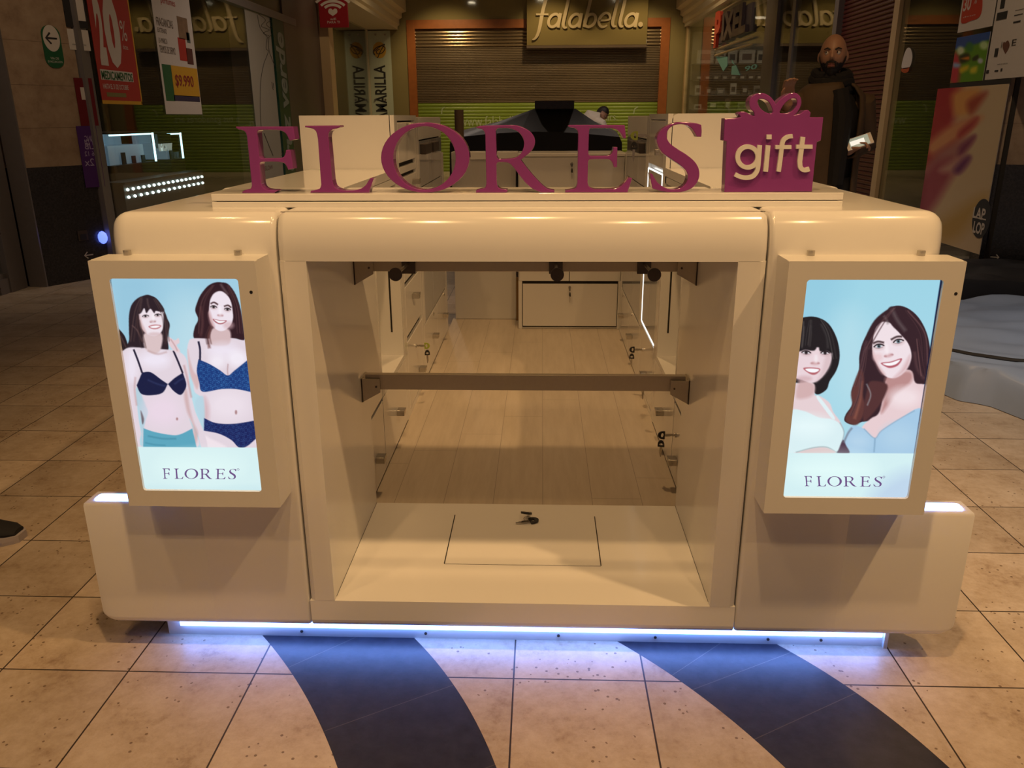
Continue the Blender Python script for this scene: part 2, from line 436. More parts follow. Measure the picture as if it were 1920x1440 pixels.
# middle module: portal frame round the display tunnel
t = thing('kiosk_display_module', 'white glossy kiosk centre module with a wide open display tunnel through it', 'counter module', (0, .3, ZB), 'white front modules of the kiosk')
xs = XS-.0015; rings = []
for sgn in (-1, 1):
    rr = []
    for k in range(4):
        a = math.radians(90*k/3); d = .018*(1-math.cos(a)); s = .018*(1-math.sin(a))
        pr = [q for q in front_profile(s, .68)]
        pr = [(.68, ZO1)]+[(s, ZO1)]+[q for q in pr[7:]]
        rr.append([(sgn*(xs-d), y, z) for y, z in pr])
    rings += rr if sgn < 0 else rr[::-1]
mb = MB(); mb.loft(rings, True, True)
def jamb(sg):
    q = [(XO, 0), (xs-.014, 0), (xs-.007, .0022), (xs-.002, .007), (xs, .014), (xs, .56), (XO, .56)]
    return [(sg*x, y) for x, y in q]
for sg in (-1, 1): mb.prism(jamb(sg), ZO0-.0005, ZO1+.0005, 'z')
q = [(.56, ZB), (.56, ZO0), (0, ZO0), (0, ZB+.024)]+[(.024*(1-math.cos(math.radians(a))), ZB+.024*(1-math.sin(math.radians(a)))) for a in (20, 40, 60, 80)]+[(.024, ZB)]
mb.prism(q, -xs, xs, 'x')
obj('portal_frame', mb, WHITE, t)
hp = MB(); hp.box(-.216, .216, .19, .482, ZO0, ZO0+.0012); obj('hatch_panel', hp, WHITE, t)
hg = MB()
for x in (-.2185, .2185): hg.box(x-.0014, x+.0014, .19, .482, ZO0, ZO0+.0008)
hg.box(-.2185, .2185, .187, .1885, ZO0, ZO0+.0004)
for sg in (-1, 1):                     # seams in the tunnel lining
    hg.box(sg*XO-.0006, sg*XO+.0006, .02, .56, ZO0, ZO0+.0012)
obj('panel_gap', hg, GAP, t)
ds_ = MB(); ds_.box(-xs+.006, xs-.006, .034, .0352, ZT-.0022, ZT-.0008)
obj('deck_seam', ds_, GAP, t)
# hidden plinth with the light strip
t = thing('kiosk_plinth', 'white recessed plinth with a bright bluish light strip glowing onto the floor', 'plinth', (0, .08, 0))
mb = MB(); mb.box(-.97, .972, .072, .10, 0, .078); mb.box(.962, .972, .062, .072, 0, .078); mb.box(-.97, .972, .10, .55, .05, .078)
obj('base_board', mb, WHITE2, t)
mb = MB(); mb.box(-.93, .955, .062, .0722, .034, .062); obj('light_strip', mb, LEDW, t)
for x in (-.60, -.26, .36, .66, .80, .1):
    mb = MB(); mb.cyl((x, .0725, .016), (x, .069, .016), .004, 10); obj('screw', mb, DARKM, t)

# ------------------------------------------------------------------ screens boxed on the two end modules
def screen_box(side, label):
    t = thing('advertising_screen', label, 'screen', (side*.7485, 0, .471), 'boxed screens on the kiosk front')
    x0, x1 = .566, .931; z0, z1 = .471, 1.057; yf = -.087
    X_ = lambda x: side*x
    sx0, sx1 = (.607, .890); sz0, sz1 = .512, 1.018
    mb = MB(); mb.box(min(X_(x0), X_(x1)), max(X_(x0), X_(x1)), yf+.014, 0, z0, z1, 0)
    ring = fill_mesh([rrect(min(X_(x0), X_(x1)), max(X_(x0), X_(x1)), z0, z1, .002, 2), rrect(min(X_(sx0), X_(sx1)), max(X_(sx0), X_(sx1)), sz0, sz1, .007)], .0139, .0)
    mb.add([(v[0], yf+.00695+v[2], v[1]) for v in ring[0]], ring[1])
    obj('housing', mb, WHITE2, t)
    for x in (.629, .880) if side < 0 else (.633, .869):
        k = MB(); k.tube([(X_(x), -.012, z1), (X_(x), -.012, z1+.011)], .0085, 16); obj('fixing_knob', k, STEEL, t)
    s = MB(); sx = -.581 if side < 0 else .919; s.cyl((sx, yf-.0005, .989), (sx, yf+.004, .989), .0035, 14); obj('sensor_hole', s, BLACKP, t)
    return t
SCRL = screen_box(-1, 'left screen showing two smiling women in dark blue underwear')
SCRR = screen_box(1, 'right screen showing two smiling women in pale tops close up')

# ------------------------------------------------------------------ rails and pegs in the tunnel
def rail(z0, z1, label):
    t = thing('display_rail', label, 'rail', (0, .47, z0), 'metal rails across the display tunnel')
    obj('bar', MB().box(-XO+.012, XO-.012, .458, .478, z0, z1, .0015), BRONZE, t)
    for sg in (-1, 1):
        q = [(sg*(XO-.001), z1-.012), (sg*(XO-.056), z1-.012), (sg*(XO-.056), z0-.006), (sg*(XO-.001), z0-.037)]
        mb = MB(); mb.prism(q, .448, .456, 'y'); mb.box(min(sg*XO, sg*(XO-.004)), max(sg*XO, sg*(XO-.004)), .448, .52, z0-.037, z1-.012)
        br = obj('bracket', mb, BRONZE, t)
        obj('screw', MB().cyl((sg*(XO-.045), .4485, z0+.012), (sg*(XO-.045), .446, z0+.012), .003, 10), DARKM, br)
    return t
rail(.583, .630, 'lower brown metal rail crossing the open display tunnel half way up')
rail(.935, .982, 'upper brown metal rail hung under the top of the display tunnel')
for i, (x, xd, lb) in enumerate(((-.325, -.3255, 'leftmost of the three pegs on the upper tunnel rail'), (.088, .088, 'middle of the three pegs on the upper tunnel rail'), (.333, .3335, 'rightmost of the three pegs on the upper tunnel rail'))):
    t = thing('display_peg', lb, 'peg', (x, .455, .94), 'pegs with round ends on the upper rail')
    obj('clip', MB().box(x-.019, x+.019, .450, .4578, .930, .984, .001), DARKM, t)
    obj('rod', MB().tube([(x, .452, .958), (xd, .25, .965)], .0045, 12), STEEL, t)
    obj('end_disc', MB().tube([(xd, .252, .9655), (xd, .247, .9655)], .0172, 28), DARKM, t)

# ------------------------------------------------------------------ kiosk floor
m, N, L, b = node_graph('oak_laminate'); g = G(N, L)
tc = N.new('ShaderNodeTexCoord'); P = tc.outputs['Object']; sp = N.new('ShaderNodeSeparateXYZ'); L.new(P, sp.inputs[0])
row = g.m('FLOOR', g.m('DIVIDE', g.m('ADD', sp.outputs[0], 10*.1755-.057), .1755))
fx = g.m('FRACT', g.m('DIVIDE', g.m('ADD', sp.outputs[0], 10*.1755-.057), .1755))
yy = g.m('ADD', sp.outputs[1], g.m('MULTIPLY', g.m('SINE', g.m('MULTIPLY', row, 12.9)), .7))
fy = g.m('FRACT', g.m('DIVIDE', g.m('ADD', yy, 20.), 1.28))
seam = g.m('MAXIMUM', g.m('LESS_THAN', fx, .011), g.m('LESS_THAN', fy, .0016))
cb = N.new('ShaderNodeCombineXYZ'); L.new(g.m('MULTIPLY', sp.outputs[0], 14), cb.inputs[0]); L.new(g.m('MULTIPLY', sp.outputs[1], 1.6), cb.inputs[1]); L.new(row, cb.inputs[2])
gr = g.noise(cb.outputs[0], 2.2, 6, .65)
c = g.ramp(gr, [(.3, (.49, .42, .34)), (.55, (.55, .475, .39)), (.75, (.58, .51, .425))])
L.new(g.mix(g.m('MULTIPLY', seam, .6), c, (.12, .09, .065)), b.inputs['Base Color']); b.inputs['Roughness'].default_value = .42
t = obj('kiosk_floor_platform', MB().box(-XS, XS, .561, 3.62, 0, .05), m, base=(0, 0, 0)); tag(t, 'pale oak plank floor inside the white kiosk', 'floor platform')

# ------------------------------------------------------------------ cabinets along the inside of the kiosk
def handle(parent, sg, y, z):
    x = sg*XS; d = -sg
    mb = MB(); mb.box(min(x, x+d*.034), max(x, x+d*.034), y-.022, y+.022, z-.004, z+.008, .002)
    mb.box(min(x+d*.001, x+d*.032), max(x+d*.001, x+d*.032), y-.020, y+.020, z-.016, z-.004)
    obj('handle', mb, STEEL, parent)
def lock(parent, sg, y, z):
    x = sg*XS
    obj('lock', MB().tube([(x+sg*.001, y, z), (x-sg*.007, y, z)], .0085, 16), STEEL, parent)
def front(t, sg, y0, y1, z0, z1, name='drawer', mt=None, h=None, lk=None, rec=0.):
    xa, xb = sg*(XS+rec), sg*(XS+rec+.016)
    o = obj(name, MB().box(min(xa, xb), max(xa, xb), y0+.0018, y1-.0018, z0+.0018, z1-.0018, .0012), mt or WHITE, t)
    if h: handle(o, sg, *h)
    if lk: lock(o, sg, *lk)
    return o
def shell(sg, y0, y1, z0, z1, xo=XB):
    a, c = sg*(XS+.017), sg*xo
    return min(a, c), max(a, c)
def unit(sg, y0, y1, z1, label, name='drawer_cabinet', xo=XB):
    return thing(name, label, 'cabinet', (sg*(XS+xo)/2, (y0+y1)/2, .05), 'white cabinets lining the kiosk')
for sg, S in ((-1, 'left'), (1, 'right')):
    # nearest unit
    t = unit(sg, .69, 1.065, ZT, f'white drawer cabinet inside the kiosk on the {S}, nearest the display tunnel')
    a, c = shell(sg, .69, 1.065, .05, ZT)
    obj('carcass', MB().box(a, c, .69, 1.065, .05, 1.115), WHITE2, t)
    front(t, sg, .69, 1.065, .345, 1.115, 'panel')
    front(t, sg, .69, 1.065, .053, .335, h=((.898, .173) if sg < 0 else (.951, .152)), lk=(None if sg < 0 else (.985, .235)))
    # unit with an open niche
    t = unit(sg, 1.067, 1.60, ZT, f'white cabinet inside the kiosk on the {S} with an open niche above its drawer', 'niche_cabinet')
    a, c = shell(sg, 1.067, 1.6, .05, ZT)
    xi = sg*XS; lo, hi = min(xi, sg*XB), max(xi, sg*XB)
    mb = MB(); mb.box(a, c, 1.069, 1.598, .05, .345); mb.box(lo, hi, 1.069, 1.598, .345, .366); mb.box(lo, hi, 1.069, 1.087, .366, 1.115)
    mb.box(lo, hi, 1.567, 1.598, .366, 1.115); e = sg*(XB-.02); mb.box(min(e, sg*XB), max(e, sg*XB), 1.087, 1.567, .366, 1.115); mb.box(lo, hi, 1.069, 1.598, 1.09, 1.115)
    obj('carcass', mb, WHITE2, t)
    sl = MB(); xs_ = at(731.5, 560, y=1.566)[0] if sg < 0 else at(1256, 560, y=1.566)[0]
    sl.box(xs_-.0035, xs_+.0035, 1.5655, 1.5672, .47, 1.0); obj('cable_slot', sl, GAP, t)
    front(t, sg, 1.069, 1.598, .053, .343, h=((1.348, .189) if sg < 0 else (1.314, .21)), lk=(None if sg < 0 else (1.552, .262)))
    # tall unit
    t = unit(sg, 1.60, 2.20, 1.357, f'tall white cabinet rising above the {S} counter of the kiosk', 'tall_cabinet')
    a, c = shell(sg, 1.6, 2.2, .05, 1.357)
    mb = MB()
    if sg > 0:
        prof = [(a, .05), (c, .05), (c, 1.357), (a+.02, 1.357), (a+.006, 1.351), (a, 1.337)]
        mb.prism(prof, 1.602, 2.20, 'y')
    else: mb.box(a, c, 1.602, 2.20, .05, 1.357)
    x1, x2 = sorted((sg*XS, sg*(XS+.02)))
    mb.box(x1, x2, 1.602, 1.672, .05, 1.357); mb.box(x1, x2, 2.145, 2.20, .05, 1.357)
    mb.box(x1, x2, 1.672, 2.145, 1.335, 1.357); mb.box(x1, x2, 1.672, 2.145, .05, .075)
    obj('carcass', mb, WHITE, t)
    if sg < 0:
        obj('slot', MB().box(-XS-.0165, -XS-.0155, 1.672, 2.145, .075, 1.335), GAP, t)
        for z0, z1, h, lk in ((1.165, 1.33, (1.93, 1.315), None), (.662, 1.105, (2.03, 1.072), None), (.418, .640, (1.88, .568), None), (.078, .392, (1.995, .176), (1.90, .316))):
            front(t, sg, 1.676, 2.141, z0, z1, h=h, lk=lk)
        front(t, sg, 1.676, 2.141, 1.118, 1.15, 'rail_strip')
    else:
        front(t, sg, 1.676, 2.141, 1.14, 1.33, h=(1.70, 1.21)); front(t, sg, 1.676, 2.141, .385, 1.118, 'glass_door', GREYL)
        front(t, sg, 1.676, 2.141, .078, .372, h=(1.845, .200), lk=(2.02, .268))
        mb = MB(); y0, y1, z0, z1 = 1.678, 2.139, .386, 1.118
        mb.box(XS-.002, XS+.004, y0, y1, z1-.003, z1+.002); mb.box(XS-.002, XS+.004, y0-.002, y0+.003, .96, z1)
        mb.box(XS-.002, XS+.004, y1-.004, y1+.002, z0, z1); mb.box(XS-.002, XS+.004, y0, y1, z0-.003, z0+.002)
        o = obj('light_frame', mb, LEDS, t); o['label'] = 'thin glowing white light line'
    # back unit with reflecting grey doors
    t = unit(sg, 2.20, 3.25, 1.357, f'tall cabinet with grey glossy doors at the back {S} corner of the kiosk', 'tall_cabinet')
    a, c = shell(sg, 2.2, 3.25, .05, 1.357)
    obj('carcass', MB().box(a, c, 2.202, 3.25, .05, 1.35), WHITE2, t)
    front(t, sg, 2.204, 2.262, .34, 1.35, 'end_panel', WHITE); front(t, sg, 3.17, 3.25, .05, 1.15, 'end_panel', WHITE)
    for y0, y1 in ((2.262, 2.60), (2.60, 3.168)):
        for z0, z1 in ((.345, 1.02), (1.02, 1.24)): front(t, sg, y0, y1, z0, z1, 'door', GREYL)
    front(t, sg, 2.262, 3.168, 1.243, 1.35, 'panel', WHITE2)
    obj('gap_line', MB().box(min(sg*(XS+.015), sg*(XS+.0145)), max(sg*(XS+.015), sg*(XS+.0145)), 2.262, 3.168, .345, 1.243), GAP, t)
    for y0, y1, hh, k in ((2.204, 2.72, 2.517, 2.549), (2.72, 3.168, 3.0, 3.059)):
        front(t, sg, y0, y1, .053, .337, h=(hh, .207), lk=(k, .317))
    for y0, y1 in ((2.30, 2.52), (2.60, 2.82)):
        mb = MB(); mb.box(min(sg*XS, sg*(XS-.03)), max(sg*XS, sg*(XS-.03)), y0, y1, 1.175, 1.225, .004); obj('socket_box', mb, DARKM, t)
    # worktop
    lo, hi = sorted((sg*XS, sg*XB))
    prof = [(XB-.03+.03*math.sin(math.radians(q)), ZT-.03+.03*math.cos(math.radians(q))) for q in range(0, 91, 15)]+[(XB, 1.117), (XS, 1.117), (XS, ZT)]
    mb = MB(); mb.prism([(sg*x, z) for x, z in prof], .682, 1.600, 'y'); 
    o = obj('counter_worktop', mb, WHITE); tag(o, f'white glossy worktop on the {S} side counter of the kiosk', 'worktop', 'side worktops of the kiosk')
# rear drawers
t = thing('rear_drawer_cabinet', 'white drawer cabinet closing the far end of the kiosk', 'cabinet', (.228, 3.43, .05))
obj('carcass', MB().box(-.096, .551, 3.29, 3.6, .05, 1.12), WHITE2, t)
obj('worktop', MB().box(-.10, .555, 3.262, 3.62, 1.12, 1.14, .003), WHITE, t)
def rfront(x0, x1, z0, z1, name='drawer'):
    return obj(name, MB().box(x0+.002, x1-.002, 3.272, 3.289, z0+.002, z1-.002, .0012), WHITE, t)
obj('gap_line', MB().box(-.09, .545, 3.2885, 3.2895, .06, 1.118), GAP, t)
d1 = rfront(-.092, .548, .935, 1.118); d2 = rfront(-.092, .226, .36, .93); d3 = rfront(.226, .548, .36, .93); d4 = rfront(-.070, .533, .068, .345, 'door')
for d, x, z in ((d1, .228, 1.075), (d4, .229, .322), (d2, .182, .88)): obj('lock', MB().tube([(x, 3.273, z), (x, 3.262, z)], .0095, 16), STEEL, d)
for q in ((-.096, -.072, .05, .36), (.535, .553, .05, .36)): obj('edge', MB().box(q[0], q[1], 3.27, 3.29, q[2], q[3], .003), WHITE, t)
o = obj('rear_side_panel', MB().box(.553, .70, 3.27, 3.29, .05, 1.1), WHITE2); tag(o, 'plain white panel right of the rear drawer cabinet', 'panel')
o = obj('rear_counter_slab', MB().box(-.525, -.103, 3.50, 3.66, 1.092, 1.14, .003), WHITE); tag(o, 'thick white counter slab left of the rear drawers', 'worktop')
o = obj('rear_board', MB().box(-.528, -.118, 3.53, 3.555, .052, 1.09, .002), WHITE2); tag(o, 'plain white board standing under the rear counter slab', 'panel')
o = obj('wood_offcut', MB().box(-.117, -.100, 3.50, 3.52, .05, .34, .001), mat('raw_wood', '#8a6a3c', .7, var=.15, scale=20)); tag(o, 'narrow raw wood strip in the gap beside rear drawers', 'wood')

# ------------------------------------------------------------------ keys
def key_shape(mb_head, mb_blade, c, ax, up, nrm, s=1.):
    """flat key: head is a D with a hole; ax = blade direction"""
    c, ax, up, nrm = (np.array(q, float) for q in (c, ax, up, nrm))
    outer = [(-.012, -.011), (-.012, .011)]+[(-.012-.0+.0-.013*math.sin(math.radians(a))-.006, .011*math.cos(math.radians(a))) for a in range(0, 181, 20)]
    hole = [(-.019+.0035*math.cos(math.radians(a)), .0065*math.sin(math.radians(a))) for a in range(0, 360, 30)]
    vs, fs = fill_mesh([[(p[0]*s, p[1]*s) for p in outer], [(p[0]*s, p[1]*s) for p in hole]], .004*s)
    lay(mb_head, (vs, fs), c, ax, up, nrm)
    bl = [(-.0125, .004), (.008, .004), (.018, .001), (.018, -.002), (.012, -.002), (.010, -.0035), (.006, -.002), (.002, -.0035), (-.0125, -.004)]
    vs, fs = fill_mesh([[(p[0]*s, p[1]*s) for p in bl]], .002*s); lay(mb_blade, (vs, fs), c, ax, up, nrm)
def keys(lockp, inward, label, lime=False, s=1.35, along=(0, 1, 0)):
    """a key standing in a lock (sticking out along inward) and its twin hanging from it on a wire ring"""
    p = np.array(lockp, float); inn = np.array(inward, float); al = np.array(along, float)
    t = thing('key_pair', label, 'keys', tuple(p), 'keys left in the kiosk locks')
    h1, b1, h2, b2, rg = MB(), MB(), MB(), MB(), MB()
    key_shape(h1, b1, p+inn*.014*s, -inn, (0, 0, 1), al, s)
    q = p+inn*.035*s+np.array((0, 0, -.012*s))
    key_shape(h2, b2, q+np.array((0, 0, -.034*s)), (0, 0, -1), inn*.8+al*.2, al, s)
    ring = [q+np.array((0, 0, .004*s))+inn*.006*s*math.cos(a)+np.array((0, 0, 1))*.016*s*math.sin(a)-np.array((0, 0, .006*s)) for a in np.linspace(0, 2*math.pi, 15)]
    rg.tube(ring, .0007, 6, False)
    o = obj('key_head', h1, LIME if lime else BLACKP, t); obj('key_blade', b1, STEEL, t)
    obj('key_head', h2, BLACKP, t); obj('key_blade', b2, STEEL, t); obj('ring', rg, STEEL, t)
keys((-XS+.007, 1.90, .316), (1, 0, 0), 'lime and black key pair in the lock of the tall left cabinet', True)
keys((XS-.007, 2.02, .268), (-1, 0, 0), 'black key pair in the lock of the tall right cabinet, under the light line')
keys((XS-.007, 1.552, .262), (-1, 0, 0), 'black keys half hidden behind the lower rail on the right')
keys((XS-.007, .985, .235), (-1, 0, 0), 'black key pair in the right drawer nearest the display tunnel')
keys((.229, 3.262, .322), (0, -1, 0), 'keys hanging from the large bottom door of the rear drawers', along=(1, 0, 0))
keys((.228, 3.262, 1.075), (0, -1, 0), 'keys hanging from the top drawer at the far end', along=(1, 0, 0))
keys((XS-.007, 2.16, 1.262), (-1, 0, 0), 'keys with a lime tag high on the right, seen left of the letter S', True, 1.8)
# loose keys on the tunnel floor
t = thing('key_pair', 'loose black key pair lying on the floor of the display tunnel', 'keys', (.003, .455, ZO0+.0012))
for k, (c, a) in enumerate((((.000, .432), 200), ((.012, .476), 75))):
    h, bl = MB(), MB(); a = math.radians(a); ax = (math.cos(a), math.sin(a), 0); up = (-math.sin(a), math.cos(a), 0)
    zz = ZO0+.0012+.004+k*.001
    if k: key_shape(h, bl, (c[0], c[1], zz+.008), (ax[0]*.9, ax[1]*.9, -.40), up, (0, .4, .92), 1.5)
    else: key_shape(h, bl, (c[0], c[1], zz), ax, up, (0, 0, 1), 1.5)
    obj('key_head', h, BLACKP, t); obj('key_blade', bl, STEEL, t)
rg = MB(); rg.tube([(.010+.012*math.cos(a), .452+.014*math.sin(a), ZO0+.006) for a in np.linspace(0, 2*math.pi, 17)], .0008, 6, False); obj('ring', rg, STEEL, t)

# ------------------------------------------------------------------ FLORES sign on its board
YL = .140
sign = thing('shop_sign', 'magenta FLORES letters and gift parcel standing on a white board across the kiosk top', 'sign', (0, .17, ZT-.001))
xa, xb = -.728, .736
mb = MB(); mb.box(xa, xb, .120, .24, ZT-.001, 1.1605, .0015); obj('base_board', mb, WHITE, sign)
mb = MB(); mb.box(xa, xb, .120, .24, 1.1625, 1.179, .0015); obj('top_board', mb, WHITE, sign)
mb = MB(); mb.box(xa+.01, xb-.01, .126, .235, 1.1605, 1.1625); obj('board_gap', mb, GAP, sign)
GL = {
 'F': (9., 440, 220, [[(20, 162, 1), (20, 140, 1), (985, 138, 1), (1020, 355, 1), (925, 376, 1), (882, 290), (840, 238), (765, 205), (640, 197), (440, 197), (395, 210), (375, 245, 1), (412, 640, 1), (430, 665), (480, 675), (740, 672), (815, 655), (850, 605), (865, 535, 1), (940, 530, 1), (985, 850, 1), (900, 870, 1), (872, 805), (830, 758), (750, 738), (520, 735), (440, 740), (418, 780, 1), (445, 1100, 1), (475, 1165), (545, 1203), (690, 1213, 1), (722, 1222, 1), (660, 1262, 1), (125, 1262, 1), (125, 1240, 1), (190, 1206), (262, 1190), (287, 1130, 1), (207, 330, 1), (188, 250), (140, 205), (60, 185)]]),
 'L': (6., 540, 190, [[(190, 290, 1), (190, 272, 1), (585, 268, 1), (590, 284, 1), (560, 300), (500, 315), (462, 345), (452, 400, 1), (497, 885, 1), (520, 955), (575, 988), (670, 1000), (790, 990), (865, 948), (905, 890), (930, 858, 1), (965, 862, 1), (908, 1027, 1), (250, 1025, 1), (255, 1005, 1), (315, 993), (358, 975), (372, 935, 1), (335, 420, 1), (318, 345), (282, 308), (215, 293)]]),
 'R': (9.6, 880, 220, [[(105, 190, 1), (180, 160, 1), (650, 145, 1), (810, 147), (960, 185), (1105, 275), (1178, 400), (1170, 520), (1100, 630), (1005, 710), (928, 772, 1), (1050, 935), (1200, 1110), (1330, 1238), (1420, 1298), (1530, 1320, 1), (1530, 1358, 1), (1290, 1358, 1), (1150, 1300), (1000, 1170), (860, 990), (770, 880), (700, 828), (600, 815), (510, 820), (486, 865, 1), (492, 1150, 1), (505, 1240), (555, 1290), (685, 1310, 1), (685, 1345, 1), (660, 1360, 1), (120, 1360, 1), (120, 1322, 1), (200, 1297), (280, 1275), (306, 1200, 1), (286, 330, 1), (268, 262), (222, 218), (160, 208)], [(475, 245, 1), (505, 207), (600, 200), (740, 207), (880, 270), (960, 370), (985, 480), (958, 600), (900, 690), (800, 738), (650, 754), (525, 752), (490, 700, 1)]]),
 'E': (9.6, 1050, 220, [[(140, 162, 1), (170, 143, 1), (1165, 145, 1), (1190, 385, 1), (1140, 385, 1), (1102, 310), (1040, 242), (950, 208), (840, 203), (565, 205), (532, 222), (520, 280, 1), (510, 655, 1), (530, 692), (590, 702), (830, 700), (910, 680), (948, 620), (965, 545, 1), (1035, 545, 1), (1025, 905, 1), (970, 910, 1), (942, 825), (900, 778), (830, 763), (560, 765), (517, 785), (504, 835, 1), (497, 1180, 1), (515, 1242), (572, 1285), (680, 1305), (900, 1300), (1055, 1275), (1150, 1200), (1240, 1090, 1), (1300, 1105, 1), (1215, 1357, 1), (95, 1358, 1), (95, 1326, 1), (200, 1308), (282, 1278), (312, 1200, 1), (328, 300, 1), (310, 240), (262, 203), (180, 188)]]),
 'S': (6., 1140, 190, [[(1000, 405, 1), (1050, 405, 1), (1055, 340), (1050, 270, 1), (985, 250), (860, 237), (740, 250), (620, 310), (553, 400), (560, 500), (620, 590), (720, 660), (820, 730), (885, 800), (895, 880), (850, 960), (760, 995), (660, 985), (570, 930), (525, 870), (500, 822, 1), (470, 815, 1), (482, 900), (500, 985, 1), (600, 1015), (720, 1027), (850, 1020), (960, 970), (1020, 880), (1025, 780), (980, 690), (890, 610), (780, 540), (690, 470), (660, 390), (690, 310), (770, 268), (870, 270), (940, 310), (985, 375)]]),
}
el = lambda cx, cy, rx, ry, n=44, tilt=0.: [(cx+rx*math.cos(2*math.pi*k/n)*math.cos(tilt)-ry*math.sin(2*math.pi*k/n)*math.sin(tilt), cy+rx*math.cos(2*math.pi*k/n)*math.sin(tilt)+ry*math.sin(2*math.pi*k/n)*math.cos(tilt)) for k in range(n)]
GLYPH = {k: [px_loop(lp, sc, ox, oy) for lp in lps] for k, (sc, ox, oy, lps) in GL.items()}
GLYPH['O'] = [el(797.2, 295.3, 83, 66), el(795.8, 296.3, 58.5, 59.5, tilt=.10)]
for ch in 'FLORES':
    loops = [[(lambda q: (q[0], q[2]))(at(u, v, y=YL)) for u, v in lp] for lp in GLYPH[ch]]
    zmin = min(p[1] for p in loops[0]); loops = [[(p[0], p[1]-zmin+1.179) for p in lp] for lp in loops]
    vs, fs = fill_mesh(loops, .034, .0016)
    mb = MB(); mb.add([(v[0], YL+.018-v[2], v[1]) for v in vs], fs); o = obj('letter', mb, MAGENTA, sign); o['label'] = f'magenta letter {ch}'
gs, gx, gy = 6.858, 1320, 160
outl = [(265, 430, 1), (400, 427, 1), (468, 412, 1), (460, 395), (440, 372, 1), (470, 345), (515, 340, 1), (560, 362), (605, 388), (648, 398, 1), (640, 350), (600, 310), (583, 250), (595, 175), (655, 122), (740, 103), (825, 130), (890, 190), (925, 250, 1), (960, 205), (1030, 148), (1120, 103), (1190, 108), (1240, 155), (1252, 240), (1215, 330), (1170, 383, 1), (1250, 362), (1300, 325), (1340, 322, 1), (1372, 355, 1), (1362, 415, 1), (1535, 415, 1), (1502, 715, 1), (1452, 735, 1), (1387, 1372, 1), (262, 1378, 1), (290, 728, 1), (250, 715, 1)]
hl = [(690, 215), (715, 182), (765, 182), (825, 215), (862, 272), (884, 345), (850, 366), (785, 345), (720, 290)]
hr = [(1118, 180), (1172, 175), (1196, 210), (1190, 268), (1130, 338), (1050, 362), (978, 360), (988, 318), (1040, 238)]
loops = [[(lambda q: (q[0], q[2]))(at(u, v, y=YL)) for u, v in px_loop(lp, gs, gx, gy)] for lp in (outl, hl, hr)]
zmin = min(p[1] for p in loops[0]); loops = [[(p[0], p[1]-zmin+1.179) for p in lp] for lp in loops]
vs, fs = fill_mesh(loops, .034, .0016); mb = MB(); mb.add([(v[0], YL+.018-v[2], v[1]) for v in vs], fs)
gift = obj('gift_parcel', mb, MAGENTA, sign); gift['label'] = 'magenta parcel with a ribbon bow'
GY = YL-.0005
def gfn(u, v, h): q = at(gx+u/gs, gy+v/gs, y=GY); return (q[0], GY-h, q[2]-zmin+1.179)
mb = MB(); D = .007
ribbon3(mb, [(555+129*math.cos(a), 925+133*math.sin(a)) for a in np.linspace(0, 2*math.pi, 40)[:-1]], 58, gfn, D, 2, True)
ribbon3(mb, [(708, 772, 1), (690, 1020, 1), (672, 1105), (620, 1170), (540, 1190), (460, 1178), (393, 1147)], 56, gfn, D+.0006)
ribbon3(mb, [(816, 774, 1), (784, 1112, 1)], 58, gfn, D, 2, False); ribbon3(mb, [(828, 637, 1), (828, 697, 1)], 64, gfn, D, 2)
ribbon3(mb, [(1130, 657), (1065, 668), (1012, 712), (992, 790), (972, 960), (950, 1112)], 54, gfn, D); ribbon3(mb, [(908, 797, 1), (1112, 797, 1)], 50, gfn, D+.0004, 2)
ribbon3(mb, [(1262, 667, 1), (1222, 985, 1), (1232, 1058), (1280, 1092), (1345, 1078)], 58, gfn, D); ribbon3(mb, [(1175, 793, 1), (1383, 793, 1)], 52, gfn, D+.0004, 2)
o = obj('gift_lettering', mb, WHITE2, gift); o['label'] = 'raised white word gift'

